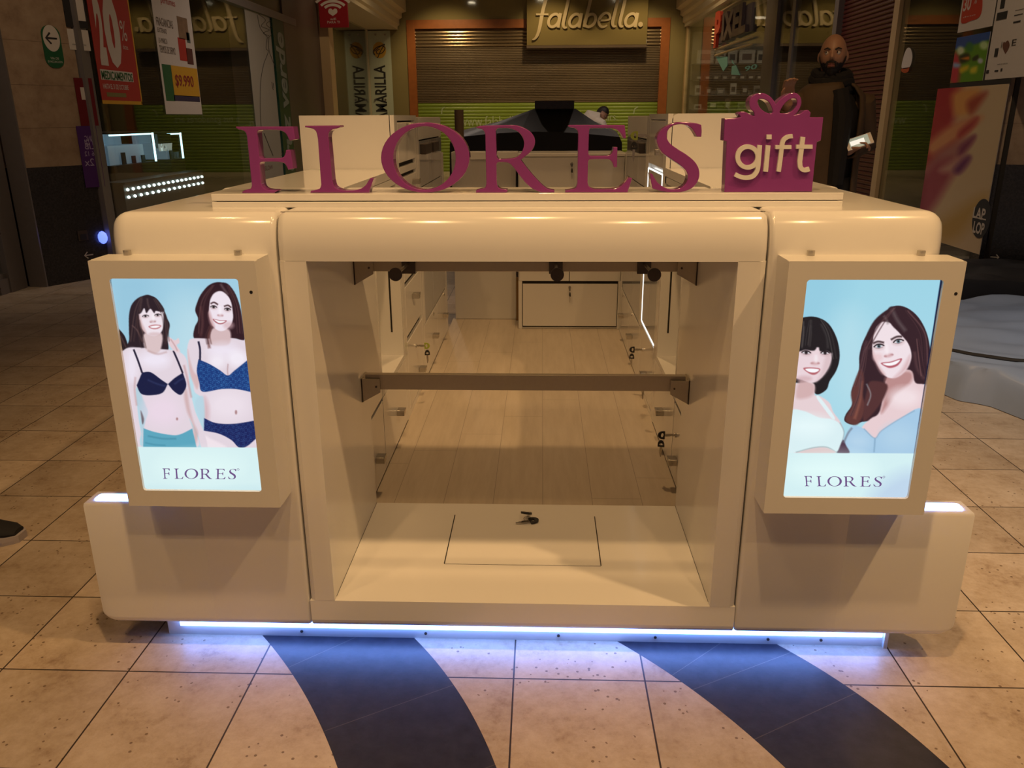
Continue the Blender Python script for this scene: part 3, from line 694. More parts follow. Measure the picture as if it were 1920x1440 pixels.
# ================================================================== screens: pictures painted in the screens' own plane
def dist_poly(px, py, poly):
    """signed distance (positive inside) to a polygon for arrays of points"""
    P = np.array(poly, float); Q = np.roll(P, -1, 0); d2 = np.full(px.shape, 1e18); ins = np.zeros(px.shape, bool)
    for (ax, ay), (bx, by) in zip(P, Q):
        ex, ey = bx-ax, by-ay; l2 = ex*ex+ey*ey+1e-12
        t = np.clip(((px-ax)*ex+(py-ay)*ey)/l2, 0, 1)
        d2 = np.minimum(d2, (px-ax-t*ex)**2+(py-ay-t*ey)**2)
        c = ((ay > py) != (by > py))
        with np.errstate(divide='ignore', invalid='ignore'):
            xi = ax+(py-ay)*ex/(ey if ey != 0 else 1e-12)
        ins ^= c & (px < xi)
    d = np.sqrt(d2); return np.where(ins, d, -d)
class Painter:
    def __init__(s, fx, fy): s.x, s.y = fx, fy; s.c = np.zeros((len(fx), 3))
    def bg(s, c0, c1):
        t = np.clip((s.y-s.y.min())/(s.y.max()-s.y.min()), 0, 1)[:, None]; s.c = np.array(c0)*(1-t)+np.array(c1)*t
    def poly(s, pts, col, soft=3., alpha=1., sm=True):
        pl = smooth_path(pts, 5) if sm else [p[:2] for p in pts]
        A = np.array(pl); pad = soft*2+4
        k = np.where((s.x > A[:, 0].min()-pad) & (s.x < A[:, 0].max()+pad) & (s.y > A[:, 1].min()-pad) & (s.y < A[:, 1].max()+pad))[0]
        if not len(k): return
        a = np.clip(dist_poly(s.x[k], s.y[k], pl)/(2*soft)+.5, 0, 1)[:, None]*alpha
        s.c[k] = s.c[k]*(1-a)+np.array(col, float)*a
    def stroke(s, pts, w, col, soft=2.5, alpha=1.):
        A, B = ribbon(pts, w, 6); s.poly([tuple(p) for p in A]+[tuple(p) for p in B[::-1]], col, soft, alpha, False)
    def eye(s, cx, cy, w, h, tilt=0., iris=(70, 60, 64)):
        ct, st = math.cos(tilt), math.sin(tilt); T = lambda x, y: (cx+x*ct-y*st, cy+x*st+y*ct)
        s.ell(cx, cy+h*.1, w*1.25, h*1.5, (196, 164, 166), h*.9, .55, tilt)
        s.poly([T(-w, 0), T(-w*.4, -h*.85), T(w*.3, -h*.85), T(w, 0), T(w*.3, h*.7), T(-w*.4, h*.7)], (228, 222, 228), 2.5)
        s.ell(*T(0, -h*.1), h*.95, h*.95, iris, 2.5); s.ell(*T(0, -h*.1), h*.45, h*.45, (22, 18, 22), 2)
        s.stroke([T(-w*1.1, h*.1), T(-w*.5, -h*.85), T(w*.2, -h*1.0), T(w*.8, -h*.5), T(w*1.15, h*.05)], h*.62, (34, 24, 30), 2.2)
        s.stroke([T(-w*.8, h*.45), T(0, h*.85), T(w*.8, h*.4)], h*.25, (120, 86, 92), 2.5, .8)
    def nose(s, cx, cy, w, tilt=0.):
        for q in (-1, 1): s.ell(cx+q*w*.45, cy+q*w*.45*math.sin(tilt), w*.20, w*.12, (150, 100, 104), 4, .8)
    def ell(s, cx, cy, rx, ry, col, soft=3., alpha=1., tilt=0.): s.poly(el(cx, cy, rx, ry, 22, tilt), col, soft, alpha, False)
    def speckle(s, pts, col, dens=.5, soft=3.):
        pl = smooth_path(pts, 5); k = np.where(dist_poly(s.x, s.y, pl) > 4)[0]
        v = np.sin(s.x[k]*.31+2*np.sin(s.y[k]*.13))*np.sin(s.y[k]*.27+2*np.sin(s.x[k]*.17+1))+.6*np.sin(s.x[k]*.71+s.y[k]*.53)
        a = np.clip((v-.35)*1.6, 0, 1)[:, None]*dens; s.c[k] = s.c[k]*(1-a)+np.array(col, float)*a
def screen_panel(root, side, ox, oy, paint):
    x0, x1 = sorted((side*.606, side*.891)); z0, z1 = .511, 1.019; yy = -.0795
    nx, nz = 238, 424
    gx_, gz_ = np.meshgrid(np.linspace(x0, x1, nx), np.linspace(z1, z0, nz)); gx_ = gx_.ravel(); gz_ = gz_.ravel()
    P = np.stack([gx_, np.full_like(gx_, yy), gz_], 1); u, v = proj(P)
    pt = Painter((u-ox)*4, (v-oy)*4); paint(pt)
    org = np.array(world_loc(root))
    idx = np.arange(nx*nz).reshape(nz, nx)
    F = np.stack([idx[:-1, :-1], idx[1:, :-1], idx[1:, 1:], idx[:-1, 1:]], -1).reshape(-1, 4)
    me = bpy.data.meshes.new('display'); me.vertices.add(nx*nz); me.vertices.foreach_set('co', (P-org).ravel())
    me.loops.add(F.size); me.loops.foreach_set('vertex_index', F.ravel()); me.polygons.add(len(F))
    me.polygons.foreach_set('loop_start', np.arange(0, F.size, 4)); me.polygons.foreach_set('loop_total', np.full(len(F), 4))
    me.update(calc_edges=True)
    c = np.clip(pt.c, 0, 255)/255.; l = np.where(c <= .04045, c/12.92, ((c+.055)/1.055)**2.4)
    at_ = me.color_attributes.new('picture', 'FLOAT_COLOR', 'POINT'); at_.data.foreach_set('color', np.concatenate([l, np.ones((len(l), 1))], 1).ravel().astype(np.float32))
    if 'screen_picture' not in MATS:
        m, N, L, b = node_graph('screen_picture'); a = N.new('ShaderNodeVertexColor'); a.layer_name = 'picture'
        b.inputs['Base Color'].default_value = (.01, .01, .012, 1); b.inputs['Roughness'].default_value = .25; b.inputs['Specular IOR Level'].default_value = .2
        L.new(a.outputs[0], b.inputs['Emission Color']); b.inputs['Emission Strength'].default_value = 1.0
    me.materials.append(MATS['screen_picture']); o = link('display', me, root); o['label'] = 'lit picture with two women'
    return o
def lettering(root, disp, ox, oy, X0, X1, Y0, Y1):
    """small FLORES wordmark on a screen (frame units of the picture)"""
    m = mat('screen_lettering', (.02, .01, .02), .5, emit='#6a4f86', estr=1.0, lincol=True)
    cols = {'F': (0, .10), 'L': (.155, .285), 'O': (.30, .485), 'R': (.505, .675), 'E': (.715, .855), 'S': (.89, 1.0)}
    mb = MB()
    for ch in 'FLORES':
        A = np.array(GLYPH[ch][0]); lo, hi = A.min(0), A.max(0); a, b = cols[ch]; loops = []
        for lp in GLYPH[ch]:
            out = []
            for p in lp:
                u = a+(b-a)*(p[0]-lo[0])/(hi[0]-lo[0]); v = (p[1]-lo[1])/(hi[1]-lo[1])
                q = at(ox+(X0+(X1-X0)*u)/4, oy+(Y0+(Y1-Y0)*v+(4*u))/4, y=-.0798); out.append((q[0], q[2]))
            loops.append(out)
        vs, fs = fill_mesh(loops, 0); mb.add([(v[0], -.0799, v[1]) for v in vs], fs)
    q = at(ox+(X1+14)/4, oy+(Y0+8)/4, y=-.0799); ring = [el(q[0], q[2], .0028, .0028, 16), el(q[0], q[2], .002, .002, 16)]
    vs, fs = fill_mesh(ring, 0); mb.add([(v[0], -.0799, v[1]) for v in vs], fs)
    o = obj('wordmark', mb, m, disp); o['label'] = 'small purple word FLORES'

SK, SKL, SKD = (226, 212, 222), (240, 232, 246), (196, 160, 156)
def paint_left(p):
    p.bg((160, 205, 226), (184, 220, 230)); p.poly([(300, 640), (640, 640), (560, 1200), (360, 1200)], (140, 190, 215), 120, .5)
    p.ell(900, 1250, 190, 420, (196, 226, 236), 150, .6)
    p.poly([(340, 1000), (375, 1030), (420, 1090), (440, 1180), (385, 1200), (370, 1100)], (38, 28, 34))
    p.stroke([(372, 1060), (400, 1110), (425, 1165)], 8, (105, 75, 70), 5, .6)
    # woman on the right: hair behind, body, arm
    H2 = (50, 28, 36)
    p.poly([(1110, 676), (1045, 700), (988, 765), (958, 830), (944, 890), (966, 955), (940, 1015), (932, 1090), (985, 1130), (1080, 1150), (1230, 1100), (1310, 1115), (1306, 1020), (1292, 920), (1270, 825), (1228, 740), (1178, 690)], H2)
    p.poly([(925, 1098), (893, 1130), (884, 1190), (888, 1260), (905, 1350), (930, 1440), (940, 1500), (990, 1540), (1012, 1600), (1018, 1680), (1008, 1780), (1010, 1830), (1035, 1915), (1420, 1915), (1420, 1100), (1310, 1112), (1215, 1095), (1070, 1100)], SK, 4)
    p.poly([(1080, 1020), (1195, 1030), (1210, 1110), (1180, 1150), (1075, 1150), (1050, 1110)], (212, 184, 186), 8)
    p.ell(1150, 1190, 110, 50, SKL, 40, .8); p.ell(1260, 1250, 70, 60, (246, 240, 250), 30, .8); p.ell(1110, 1270, 60, 50, (246, 240, 250), 30, .7)
    p.stroke([(1190, 1290), (1186, 1340), (1190, 1375)], 7, (176, 140, 142), 5, .8)
    p.poly([(888, 1180), (905, 1260), (935, 1350), (975, 1400), (960, 1480), (930, 1430), (900, 1340)], (212, 176, 176), 8, .8)
    p.ell(1190, 1600, 150, 110, (240, 228, 238), 60, .7); p.poly([(1010, 1540), (1045, 1600), (1045, 1700), (1012, 1720)], (206, 170, 176), 20, .7)
    p.ell(1250, 1652, 8, 16, (150, 100, 100), 5, .8)
    p.poly([(1012, 1830), (1060, 1850), (1180, 1915), (1030, 1915)], (240, 226, 234), 10)
    bra2 = [(968, 1255, 1), (1050, 1290), (1130, 1338), (1188, 1376), (1240, 1338), (1335, 1262, 1), (1362, 1500, 1), (1250, 1478), (1140, 1478), (1000, 1498), (975, 1430), (956, 1340)]
    p.poly(bra2, (24, 58, 122)); p.speckle(bra2, (74, 140, 205), .75)
    p.stroke([(968, 1120), (980, 1180), (980, 1262)], 15, (36, 34, 60))
    br = [(1008, 1694, 1), (1100, 1733), (1240, 1738), (1390, 1714, 1), (1402, 1848, 1), (1330, 1908), (1270, 1914), (1215, 1860), (1120, 1812), (1008, 1790, 1)]
    p.poly(br, (22, 36, 92)); p.speckle(br, (70, 110, 170), .6)
    # her face
    p.poly([(1060, 800), (1090, 757), (1140, 744), (1190, 780), (1220, 840), (1230, 920), (1215, 990), (1170, 1035), (1122, 1041), (1075, 1003), (1048, 930), (1046, 860)], (238, 226, 236), 4)
    p.poly([(1048, 880), (1075, 960), (1090, 1015), (1060, 1000), (1042, 930)], (196, 150, 150), 10, .7); p.ell(1195, 1000, 40, 28, (210, 172, 176), 14, .6)
    p.stroke([(1060, 838), (1085, 828), (1115, 845)], 11, (74, 48, 52), 4); p.stroke([(1160, 858), (1190, 850), (1214, 868)], 11, (74, 48, 52), 4)
    p.eye(1082, 864, 22, 11, .10); p.eye(1186, 882, 22, 11, .15); p.nose(1132, 926, 34, .12)
    p.ell(1133, 925, 22, 9, (205, 165, 170), 8, .8); p.ell(1130, 890, 10, 30, (250, 244, 250), 10, .7)
    p.poly([(1076, 952), (1130, 962), (1180, 964), (1160, 985), (1130, 992), (1098, 980)], (168, 92, 100), 3); p.poly([(1086, 957), (1130, 966), (1170, 967), (1150, 980), (1120, 982)], (250, 248, 252), 3)
    p.poly([(1110, 690), (1060, 770), (1050, 850), (1040, 900), (1000, 900), (990, 800), (1040, 710)], H2, 4); p.poly([(1120, 690), (1180, 760), (1215, 830), (1235, 950), (1270, 960), (1260, 800), (1190, 690)], H2, 4)
    p.stroke([(1135, 690), (1160, 730), (1190, 770)], 14, (120, 100, 100), 8, .6); p.stroke([(985, 860), (1000, 980), (985, 1080)], 16, (92, 56, 58), 9, .7); p.stroke([(1060, 1010), (1040, 1090), (1050, 1170)], 18, (110, 66, 62), 9, .8)
    # woman on the left
    H1 = (44, 32, 40)
    p.poly([(570, 774), (510, 798), (465, 850), (447, 930), (447, 1040), (448, 1110), (430, 1165), (470, 1190), (560, 1196), (690, 1196), (742, 1186), (738, 1085), (754, 1000), (735, 950), (706, 880), (660, 806), (612, 778)], H1)
    p.poly([(480, 1165), (410, 1185), (386, 1240), (384, 1500), (440, 1900), (480, 2000), (550, 1910), (520, 1700), (500, 1480), (530, 1500), (560, 1590), (590, 1650), (565, 1740), (555, 1920), (955, 1920), (920, 1760), (900, 1700), (960, 1810), (990, 1915), (1036, 1915), (1010, 1800), (950, 1660), (930, 1590), (905, 1480), (893, 1330), (868, 1235), (800, 1190), (700, 1180)], SK, 4)
    p.poly([(515, 1440), (545, 1530), (585, 1640), (562, 1750), (545, 1900), (535, 1700), (505, 1560)], (184, 205, 218), 7, .8); p.poly([(535, 1640), (560, 1700), (548, 1740)], (70, 50, 56), 5, .8)
    p.poly([(880, 1480), (905, 1620), (930, 1720), (965, 1810), (940, 1900), (925, 1750), (880, 1640), (860, 1520)], (206, 172, 172), 10, .8)
    p.poly([(950, 1560), (1000, 1530), (1012, 1620), (1008, 1780), (1000, 1740), (955, 1640)], (184, 212, 226), 7, .9)
    p.ell(700, 1640, 130, 110, (236, 216, 232), 60, .8); p.ell(640, 1260, 110, 60, SKL, 40, .9); p.ell(470, 1300, 45, 120, SKL, 30, .7)
    p.stroke([(860, 1300), (890, 1420), (915, 1540)], 12, (190, 142, 142), 8, .7); p.stroke([(495, 1390), (490, 1480), (505, 1600)], 10, (190, 150, 150), 8, .7)
    p.poly([(565, 1060), (690, 1060), (688, 1170), (650, 1212), (590, 1195), (560, 1150)], (218, 194, 196), 7); p.stroke([(590, 1190), (660, 1215), (730, 1200)], 10, (190, 156, 156), 8, .7)
    p.poly([(556, 1772, 1), (640, 1800), (760, 1822), (830, 1818), (922, 1774, 1), (955, 1918, 1), (553, 1918, 1)], (92, 166, 190), 3)
    p.stroke([(590, 1830), (700, 1850), (800, 1850)], 10, (68, 136, 160), 7, .8); p.stroke([(570, 1880), (640, 1895), (720, 1900)], 8, (70, 140, 165), 6, .8)
    nv = (24, 30, 66)
    p.poly([(545, 1354, 1), (610, 1352), (690, 1408), (738, 1440, 1), (700, 1505), (620, 1524), (540, 1514), (505, 1450, 1)], nv); p.poly([(740, 1440, 1), (790, 1395), (852, 1355, 1), (877, 1440), (864, 1490), (832, 1522), (780, 1490)], nv)
    p.stroke([(590, 1410), (660, 1440), (720, 1455)], 8, (60, 70, 116), 8, .6); p.stroke([(790, 1440), (830, 1410), (855, 1400)], 8, (60, 70, 116), 8, .6)
    p.stroke([(482, 1180), (515, 1265), (546, 1356)], 14, (38, 34, 56)); p.stroke([(780, 1190), (815, 1270), (850, 1358)], 14, (38, 34, 56))
    p.ell(808, 1702, 7, 10, (150, 100, 96), 5, .8)
    p.poly([(742, 1085), (790, 1112), (818, 1096), (826, 1130), (806, 1150), (832, 1196), (800, 1202), (765, 1170), (742, 1130)], (228, 204, 210), 4); p.stroke([(760, 1105), (790, 1150), (810, 1190)], 7, (180, 134, 134), 5, .7)
    p.poly([(522, 890), (535, 868), (690, 880), (706, 950), (702, 1020), (680, 1062), (642, 1080), (592, 1071), (556, 1040), (531, 990)], (238, 226, 234), 4)
    p.poly([(524, 900), (545, 980), (580, 1060), (550, 1040), (528, 990)], (200, 160, 158), 9, .7); p.ell(640, 1066, 50, 14, (208, 176, 178), 8, .6)
    p.eye(571, 932, 22, 9, -.08); p.eye(662, 924, 22, 9, -.08); p.nose(626, 974, 34, -.1); p.ell(626, 970, 24, 9, (200, 164, 166), 7, .8, -.1); p.ell(630, 940, 9, 26, (250, 246, 250), 9, .7)
    p.poly([(593, 1008), (640, 994), (690, 1002), (664, 1026), (622, 1028)], (192, 124, 130), 3); p.poly([(606, 1010), (644, 1002), (680, 1005), (656, 1018), (622, 1019)], (250, 246, 250), 3)
    p.poly([(480, 905), (520, 915), (540, 905), (562, 872), (578, 908), (608, 876), (636, 908), (650, 892), (694, 900), (712, 880), (660, 806), (610, 778), (570, 774), (505, 812), (470, 860)], H1, 4)
    p.stroke([(545, 800), (535, 850), (530, 900)], 10, (110, 84, 78), 7, .5); p.stroke([(585, 800), (590, 840), (600, 870)], 10, (120, 96, 90), 7, .5)
    p.stroke([(510, 930), (520, 1040), (550, 1130)], 16, (66, 44, 46), 8, .8); p.stroke([(470, 1000), (510, 1040), (545, 1120)], 8, (130, 100, 94), 5, .6); p.stroke([(720, 960), (735, 1040), (720, 1140)], 16, (70, 48, 52), 9, .7)
    strands(p, [((1080, 700), (1000, 830), (980, 1060)), ((1190, 700), (1260, 860), (1280, 1060)), ((1060, 1010), (1040, 1080), (1050, 1140))], 4, [(92, 60, 62), (34, 20, 28), (112, 78, 76)])
    strands(p, [((540, 790), (500, 900), (470, 1120)), ((640, 800), (710, 930), (730, 1120)), ((520, 960), (540, 1080), (560, 1170))], 4, [(80, 60, 60), (28, 20, 28), (110, 86, 80)])
    # white caption strip
    p.poly([(300, 1909, 1), (1450, 1918, 1), (1480, 2400, 1), (300, 2400, 1)], (214, 240, 242), 2, 1, False); p.ell(980, 2060, 300, 90, (226, 250, 248), 90, .8)
    p.poly([(520, 2240), (1000, 2262), (1460, 2240), (1460, 2400), (520, 2400)], (186, 222, 232), 60, .7)
    p.poly([(286, 640), (304, 640), (560, 2240), (545, 2240)], (90, 120, 150), 3, 1, False)
def strands(p, lines, w, cols, soft=4., alpha=.5):
    r = random.Random(4)
    for a, b_, c_ in lines:
        for k in range(7):
            o = r.uniform(-1, 1); q = lambda P, f: (P[0]+o*f, P[1]+r.uniform(-4, 4)); p.stroke([q(a, 10), q(b_, 20), q(c_, 22)], w, cols[k % len(cols)], soft, alpha)
def paint_right(p):
    p.bg((158, 212, 230), (176, 220, 234)); p.poly([(240, 600), (720, 600), (600, 1000), (330, 1500)], (140, 196, 220), 130, .5); p.ell(780, 1240, 160, 340, (186, 224, 236), 120, .6)
    # left woman
    H1 = (34, 30, 34)
    p.poly([(380, 955), (470, 934), (545, 945), (612, 986), (660, 1060), (690, 1150), (697, 1250), (672, 1340), (622, 1420), (600, 1480), (540, 1518), (505, 1500), (490, 1430), (340, 1400), (330, 1000)], H1)
    p.stroke([(540, 970), (580, 1020), (600, 1080)], 18, (110, 112, 108), 12, .6); p.stroke([(450, 960), (440, 1020), (430, 1080)], 16, (104, 106, 104), 12, .5)
    p.poly([(300, 1500), (420, 1430), (505, 1440), (510, 1520), (548, 1530), (620, 1580), (650, 1650), (700, 1720), (725, 1790), (715, 1870), (640, 1960), (270, 1960)], (230, 208, 212), 5)
    p.poly([(400, 1410), (500, 1440), (505, 1510), (450, 1545), (370, 1540)], (206, 168, 168), 14, .8)
    p.poly([(320, 1660), (420, 1640), (540, 1690), (640, 1704), (700, 1740), (728, 1800), (716, 1880), (672, 1958), (600, 1915), (500, 1918), (370, 1952), (270, 1960)], (218, 240, 244), 5)
    p.ell(480, 1760, 150, 70, (232, 250, 252), 60, .8); p.poly([(536, 1528), (590, 1590), (660, 1690), (640, 1700), (570, 1610), (525, 1545)], (224, 240, 244), 4)
    p.stroke([(370, 1952), (500, 1918), (600, 1914), (672, 1952)], 8, (150, 168, 172), 5, .8); p.poly([(400, 1956), (500, 1926), (600, 1922), (660, 1958)], (222, 196, 196), 5)
    p.stroke([(700, 1730), (730, 1800), (715, 1880)], 7, (140, 160, 170), 5, .7)
    p.poly([(340, 1180), (540, 1165), (636, 1190), (632, 1270), (602, 1340), (552, 1402), (492, 1432), (420, 1412), (350, 1370)], (234, 212, 218), 5)
    p.poly([(600, 1200), (634, 1200), (628, 1290), (590, 1360), (520, 1425), (560, 1350)], (214, 186, 190), 14, .7); p.ell(430, 1400, 60, 22, (206, 166, 170), 14, .6)
    p.eye(446, 1206, 32, 14, .06); p.eye(588, 1208, 31, 14, .02); p.nose(514, 1284, 50); p.ell(512, 1285, 34, 12, (206, 162, 164), 9, .8); p.ell(520, 1250, 14, 30, (246, 236, 240), 10, .7)
    p.poly([(424, 1322), (490, 1316), (552, 1328), (522, 1366), (478, 1366)], (180, 100, 108), 4); p.poly([(440, 1328), (490, 1324), (544, 1332), (515, 1353), (470, 1350)], (250, 248, 252), 3)
    p.poly([(330, 1195), (400, 1195), (440, 1184), (510, 1188), (540, 1130), (548, 1192), (600, 1192), (645, 1205), (660, 1120), (620, 1020), (560, 955), (400, 960), (330, 1000)], H1, 5)
    p.stroke([(430, 1010), (420, 1090), (412, 1170)], 12, (84, 74, 72), 9, .6); p.stroke([(480, 1000), (478, 1080), (470, 1160)], 10, (78, 70, 70), 9, .5); p.stroke([(560, 990), (600, 1080), (610, 1170)], 14, (76, 72, 72), 10, .6)
    # right woman
    H2 = (54, 34, 42)
    p.poly([(1120, 853), (1050, 888), (980, 950), (920, 1040), (870, 1130), (845, 1230), (842, 1330), (812, 1420), (785, 1500), (792, 1590), (742, 1670), (736, 1720), (800, 1746), (866, 1724), (960, 1700), (1100, 1560), (1260, 1480), (1350, 1420), (1375, 1280), (1372, 1150), (1340, 1030), (1280, 930), (1200, 868)], H2)
    p.poly([(1060, 1380), (1225, 1335), (1265, 1430), (1345, 1455), (1380, 1600), (1310, 1960), (760, 1960), (860, 1770), (930, 1700), (1000, 1640)], (232, 206, 210), 5)
    p.poly([(1050, 1380), (1220, 1345), (1235, 1420), (1120, 1520), (1010, 1660), (1040, 1500)], (176, 124, 122), 16, .8); p.ell(1180, 1540, 110, 70, (244, 228, 232), 40, .8)
    p.poly([(760, 1790), (800, 1752), (880, 1776), (960, 1846), (1012, 1790), (1150, 1700), (1320, 1632), (1330, 1960), (770, 1960), (728, 1880)], (166, 202, 230), 4)
    p.ell(840, 1870, 80, 60, (184, 214, 236), 50, .8); p.ell(1140, 1840, 120, 90, (180, 212, 234), 60, .7); p.stroke([(962, 1850), (960, 1890), (955, 1950)], 8, (120, 156, 184), 6, .8)
    p.stroke([(880, 1776), (960, 1846), (1012, 1790), (1150, 1700), (1260, 1640)], 7, (128, 160, 186), 5, .7)
    p.poly([(722, 1860), (690, 1930), (680, 1958), (770, 1958), (745, 1900)], (82, 60, 78), 5); p.stroke([(790, 1770), (760, 1810), (728, 1880)], 12, (110, 116, 130), 7, .8)
    p.poly([(850, 1330), (880, 1400), (870, 1520), (890, 1620), (840, 1735), (780, 1740), (740, 1700), (790, 1600), (785, 1500)], (96, 56, 54), 8); p.stroke([(860, 1420), (850, 1560), (810, 1700)], 18, (150, 92, 76), 10, .7)
    p.poly([(930, 1420), (1050, 1440), (1040, 1520), (980, 1620), (880, 1720), (880, 1600), (900, 1500)], (84, 50, 52), 8); p.stroke([(900, 1440), (930, 1520), (905, 1600)], 8, (200, 220, 226), 6, .5)
    p.poly([(960, 1020), (1010, 976), (1080, 985), (1150, 1060), (1210, 1130), (1238, 1210), (1218, 1300), (1162, 1370), (1092, 1397), (1030, 1372), (976, 1292), (942, 1202), (946, 1110)], (240, 224, 230), 5)
    p.poly([(945, 1180), (985, 1290), (1040, 1370), (1000, 1350), (950, 1240)], (206, 160, 160), 12, .7); p.poly([(1225, 1220), (1210, 1310), (1160, 1368), (1100, 1395), (1160, 1330)], (214, 176, 180), 14, .8); p.ell(985, 1240, 36, 30, (232, 196, 200), 16, .7)
    p.stroke([(948, 1136), (985, 1122), (1030, 1130)], 14, (70, 50, 54), 5); p.stroke([(1082, 1108), (1125, 1086), (1165, 1084)], 14, (70, 50, 54), 5)
    p.eye(992, 1158, 36, 16, -.12, (112, 134, 144)); p.eye(1138, 1122, 36, 16, -.18, (112, 134, 144)); p.nose(1066, 1226, 54, -.25)
    p.ell(1065, 1226, 34, 13, (206, 158, 162), 9, .8, -.2); p.ell(1050, 1180, 13, 42, (250, 240, 244), 12, .7, -.15)
    p.poly([(1008, 1282), (1080, 1272), (1164, 1248), (1135, 1300), (1078, 1320), (1034, 1306)], (178, 92, 104), 4); p.poly([(1022, 1286), (1080, 1280), (1150, 1258), (1122, 1290), (1076, 1303), (1040, 1298)], (252, 250, 253), 3)
    p.poly([(1080, 870), (1020, 960), (965, 1030), (940, 1140), (935, 1220), (870, 1240), (880, 1120), (960, 960)], H2, 5); p.poly([(1060, 880), (1080, 985), (1150, 1060), (1215, 1140), (1240, 1240), (1235, 1330), (1360, 1340), (1360, 1120), (1250, 920), (1120, 860)], H2, 5)
    p.stroke([(1090, 880), (1130, 960), (1190, 1040)], 22, (116, 104, 104), 14, .6); p.stroke([(1030, 930), (1050, 960), (1060, 990)], 14, (128, 118, 118), 9, .6); p.stroke([(1260, 1200), (1280, 1320), (1330, 1400)], 18, (104, 72, 74), 12, .6); p.stroke([(900, 1120), (870, 1240), (860, 1340)], 16, (94, 66, 72), 10, .6)
    strands(p, [((1110, 870), (1010, 990), (900, 1180)), ((900, 1160), (870, 1320), (830, 1460)), ((1200, 890), (1320, 1060), (1340, 1300)), ((860, 1380), (850, 1520), (790, 1680)), ((1280, 1100), (1300, 1240), (1320, 1380))], 5, [(92, 62, 66), (38, 24, 32), (120, 84, 84)])
    strands(p, [((560, 960), (620, 1060), (660, 1250)), ((480, 960), (470, 1060), (460, 1150)), ((420, 970), (410, 1080), (400, 1160))], 5, [(70, 64, 64), (16, 14, 18), (88, 84, 82)])
    # caption strip and the dark right margin of the panel
    p.poly([(200, 1957, 1), (1400, 1961, 1), (1400, 2450, 1), (150, 2450, 1)], (212, 240, 243), 2, 1, False); p.ell(640, 2080, 300, 90, (230, 254, 252), 100, .8); p.poly([(1000, 2200), (1240, 2100), (1260, 2400), (900, 2400)], (178, 198, 232), 70, .6)
    p.poly([(1462, 600), (1560, 600), (1290, 2460), (1178, 2460)], (16, 28, 62), 3, 1, False)
dl = screen_panel(SCRL, -1, 130, 360, paint_left); lettering(SCRL, dl, 130, 360, 698, 1252, 2073, 2150)
dr = screen_panel(SCRR, 1, 1400, 360, paint_right); lettering(SCRR, dr, 1400, 360, 430, 1015, 2130, 2206)

# ================================================================== the mall around the kiosk
XL, XR, YB, CZ = -3.80, 3.60, 20.0, 4.6
OLIVE = mat('olive_facade', (.27, .22, .105), .06, var=.03, scale=2, lincol=True)
OLIVE_D = mat('olive_header', (.13, .11, .055), .2, var=.05, scale=2, lincol=True)
GREYM = mat('grey_metal_frame', (.20, .175, .165), .38, .3, var=.06, scale=20, lincol=True)
BEIGE = mat('beige_stone_trim', (.52, .37, .20), .4, var=.06, scale=6, lincol=True)
BROWNP = mat('brown_panel', (.11, .075, .055), .45, var=.06, scale=5, lincol=True)
CREAM = mat('cream_plaster', (.66, .56, .40), .5, var=.02, scale=3, lincol=True)
WOODO = mat('orange_wood', (.34, .11, .03), .35, var=.2, scale=9, lincol=True)
DARKIN = mat('dark_interior', (.035, .028, .020), .8, var=.2, scale=2, lincol=True)
PAPER = mat('white_paper', (.62, .56, .50), .6, var=.03, lincol=True)
INK = mat('black_ink', (.02, .018, .018), .6, var=.1, lincol=True)
GLASS = glass_mat('shop_glass')
# stone with a dark granite base
m, N, L, b = node_graph('stone_cladding'); g = G(N, L)
tc = N.new('ShaderNodeTexCoord'); gm = N.new('ShaderNodeNewGeometry'); P = gm.outputs['Position']; sp = N.new('ShaderNodeSeparateXYZ'); L.new(P, sp.inputs[0])
fz = g.m('FRACT', g.m('DIVIDE', g.m('ADD', sp.outputs[2], .04), .33)); jt = g.m('LESS_THAN', fz, .014)
st = g.ramp(g.noise(P, 7., 6, .65), [(.3, (.24, .155, .095)), (.5, (.34, .235, .15)), (.7, (.40, .29, .19))])
st = g.mix(g.m('MULTIPLY', jt, .6), st, (.12, .08, .05))
gr_ = g.ramp(g.noise(P, 60., 3, .7), [(.35, (.018, .017, .019)), (.7, (.045, .042, .045))])
low = g.m('LESS_THAN', sp.outputs[2], .975)
L.new(g.mix(low, st, gr_), b.inputs['Base Color']); L.new(g.m('MULTIPLY_ADD', low, -.25, .5), b.inputs['Roughness'])
STONE = m
# --- left side
mb = MB(); mb.prism([(-4.14, 4.84), (-3.85, 5.35), (-4.6, 5.40), (-4.6, 4.9)], 0, CZ, 'z')
struct('wall_left', mb, STONE)
mb = MB(); mb.box(-4.55, -4.29, 4.60, 4.815, 0, CZ); mb.box(-4.285, -4.135, 4.83, 5.0, 0, CZ); mb.box(-4.45, -4.30, 4.48, 4.60, 0, .12); mb.box(-4.36, -4.32, 2.2, 4.6, 0, .16); mb.box(-4.36, -4.32, 2.2, 4.6, 2.9, CZ)
struct('trim_1', mb, GREYM)
mb = MB(); mb.box(-4.35, -4.338, 2.2, 4.6, .16, 2.9); struct('window_5', mb, GLASS)
mb = MB(); mb.box(-3.90, -3.806, 5.36, 5.50, 0, 2.74); mb.box(-3.86, -3.76, 5.36, 11.7, 2.70, 2.80); mb.box(-3.85, -3.77, 5.5, 10.5, 0, .10)
struct('trim_2', mb, GREYM)
struct('window_1', MB().box(XL, XL+.012, 5.50, 10.52, .10, 2.70), GLASS)
mb = MB(); mb.box(-4.1, XL, 5.35, 13.4, 2.80, CZ); struct('wall_left_header', mb, OLIVE_D)
mb = MB(); mb.box(-4.6, XL+.03, 11.06, 13.1, 0, CZ); struct('wall_left_pier', mb, BROWNP)
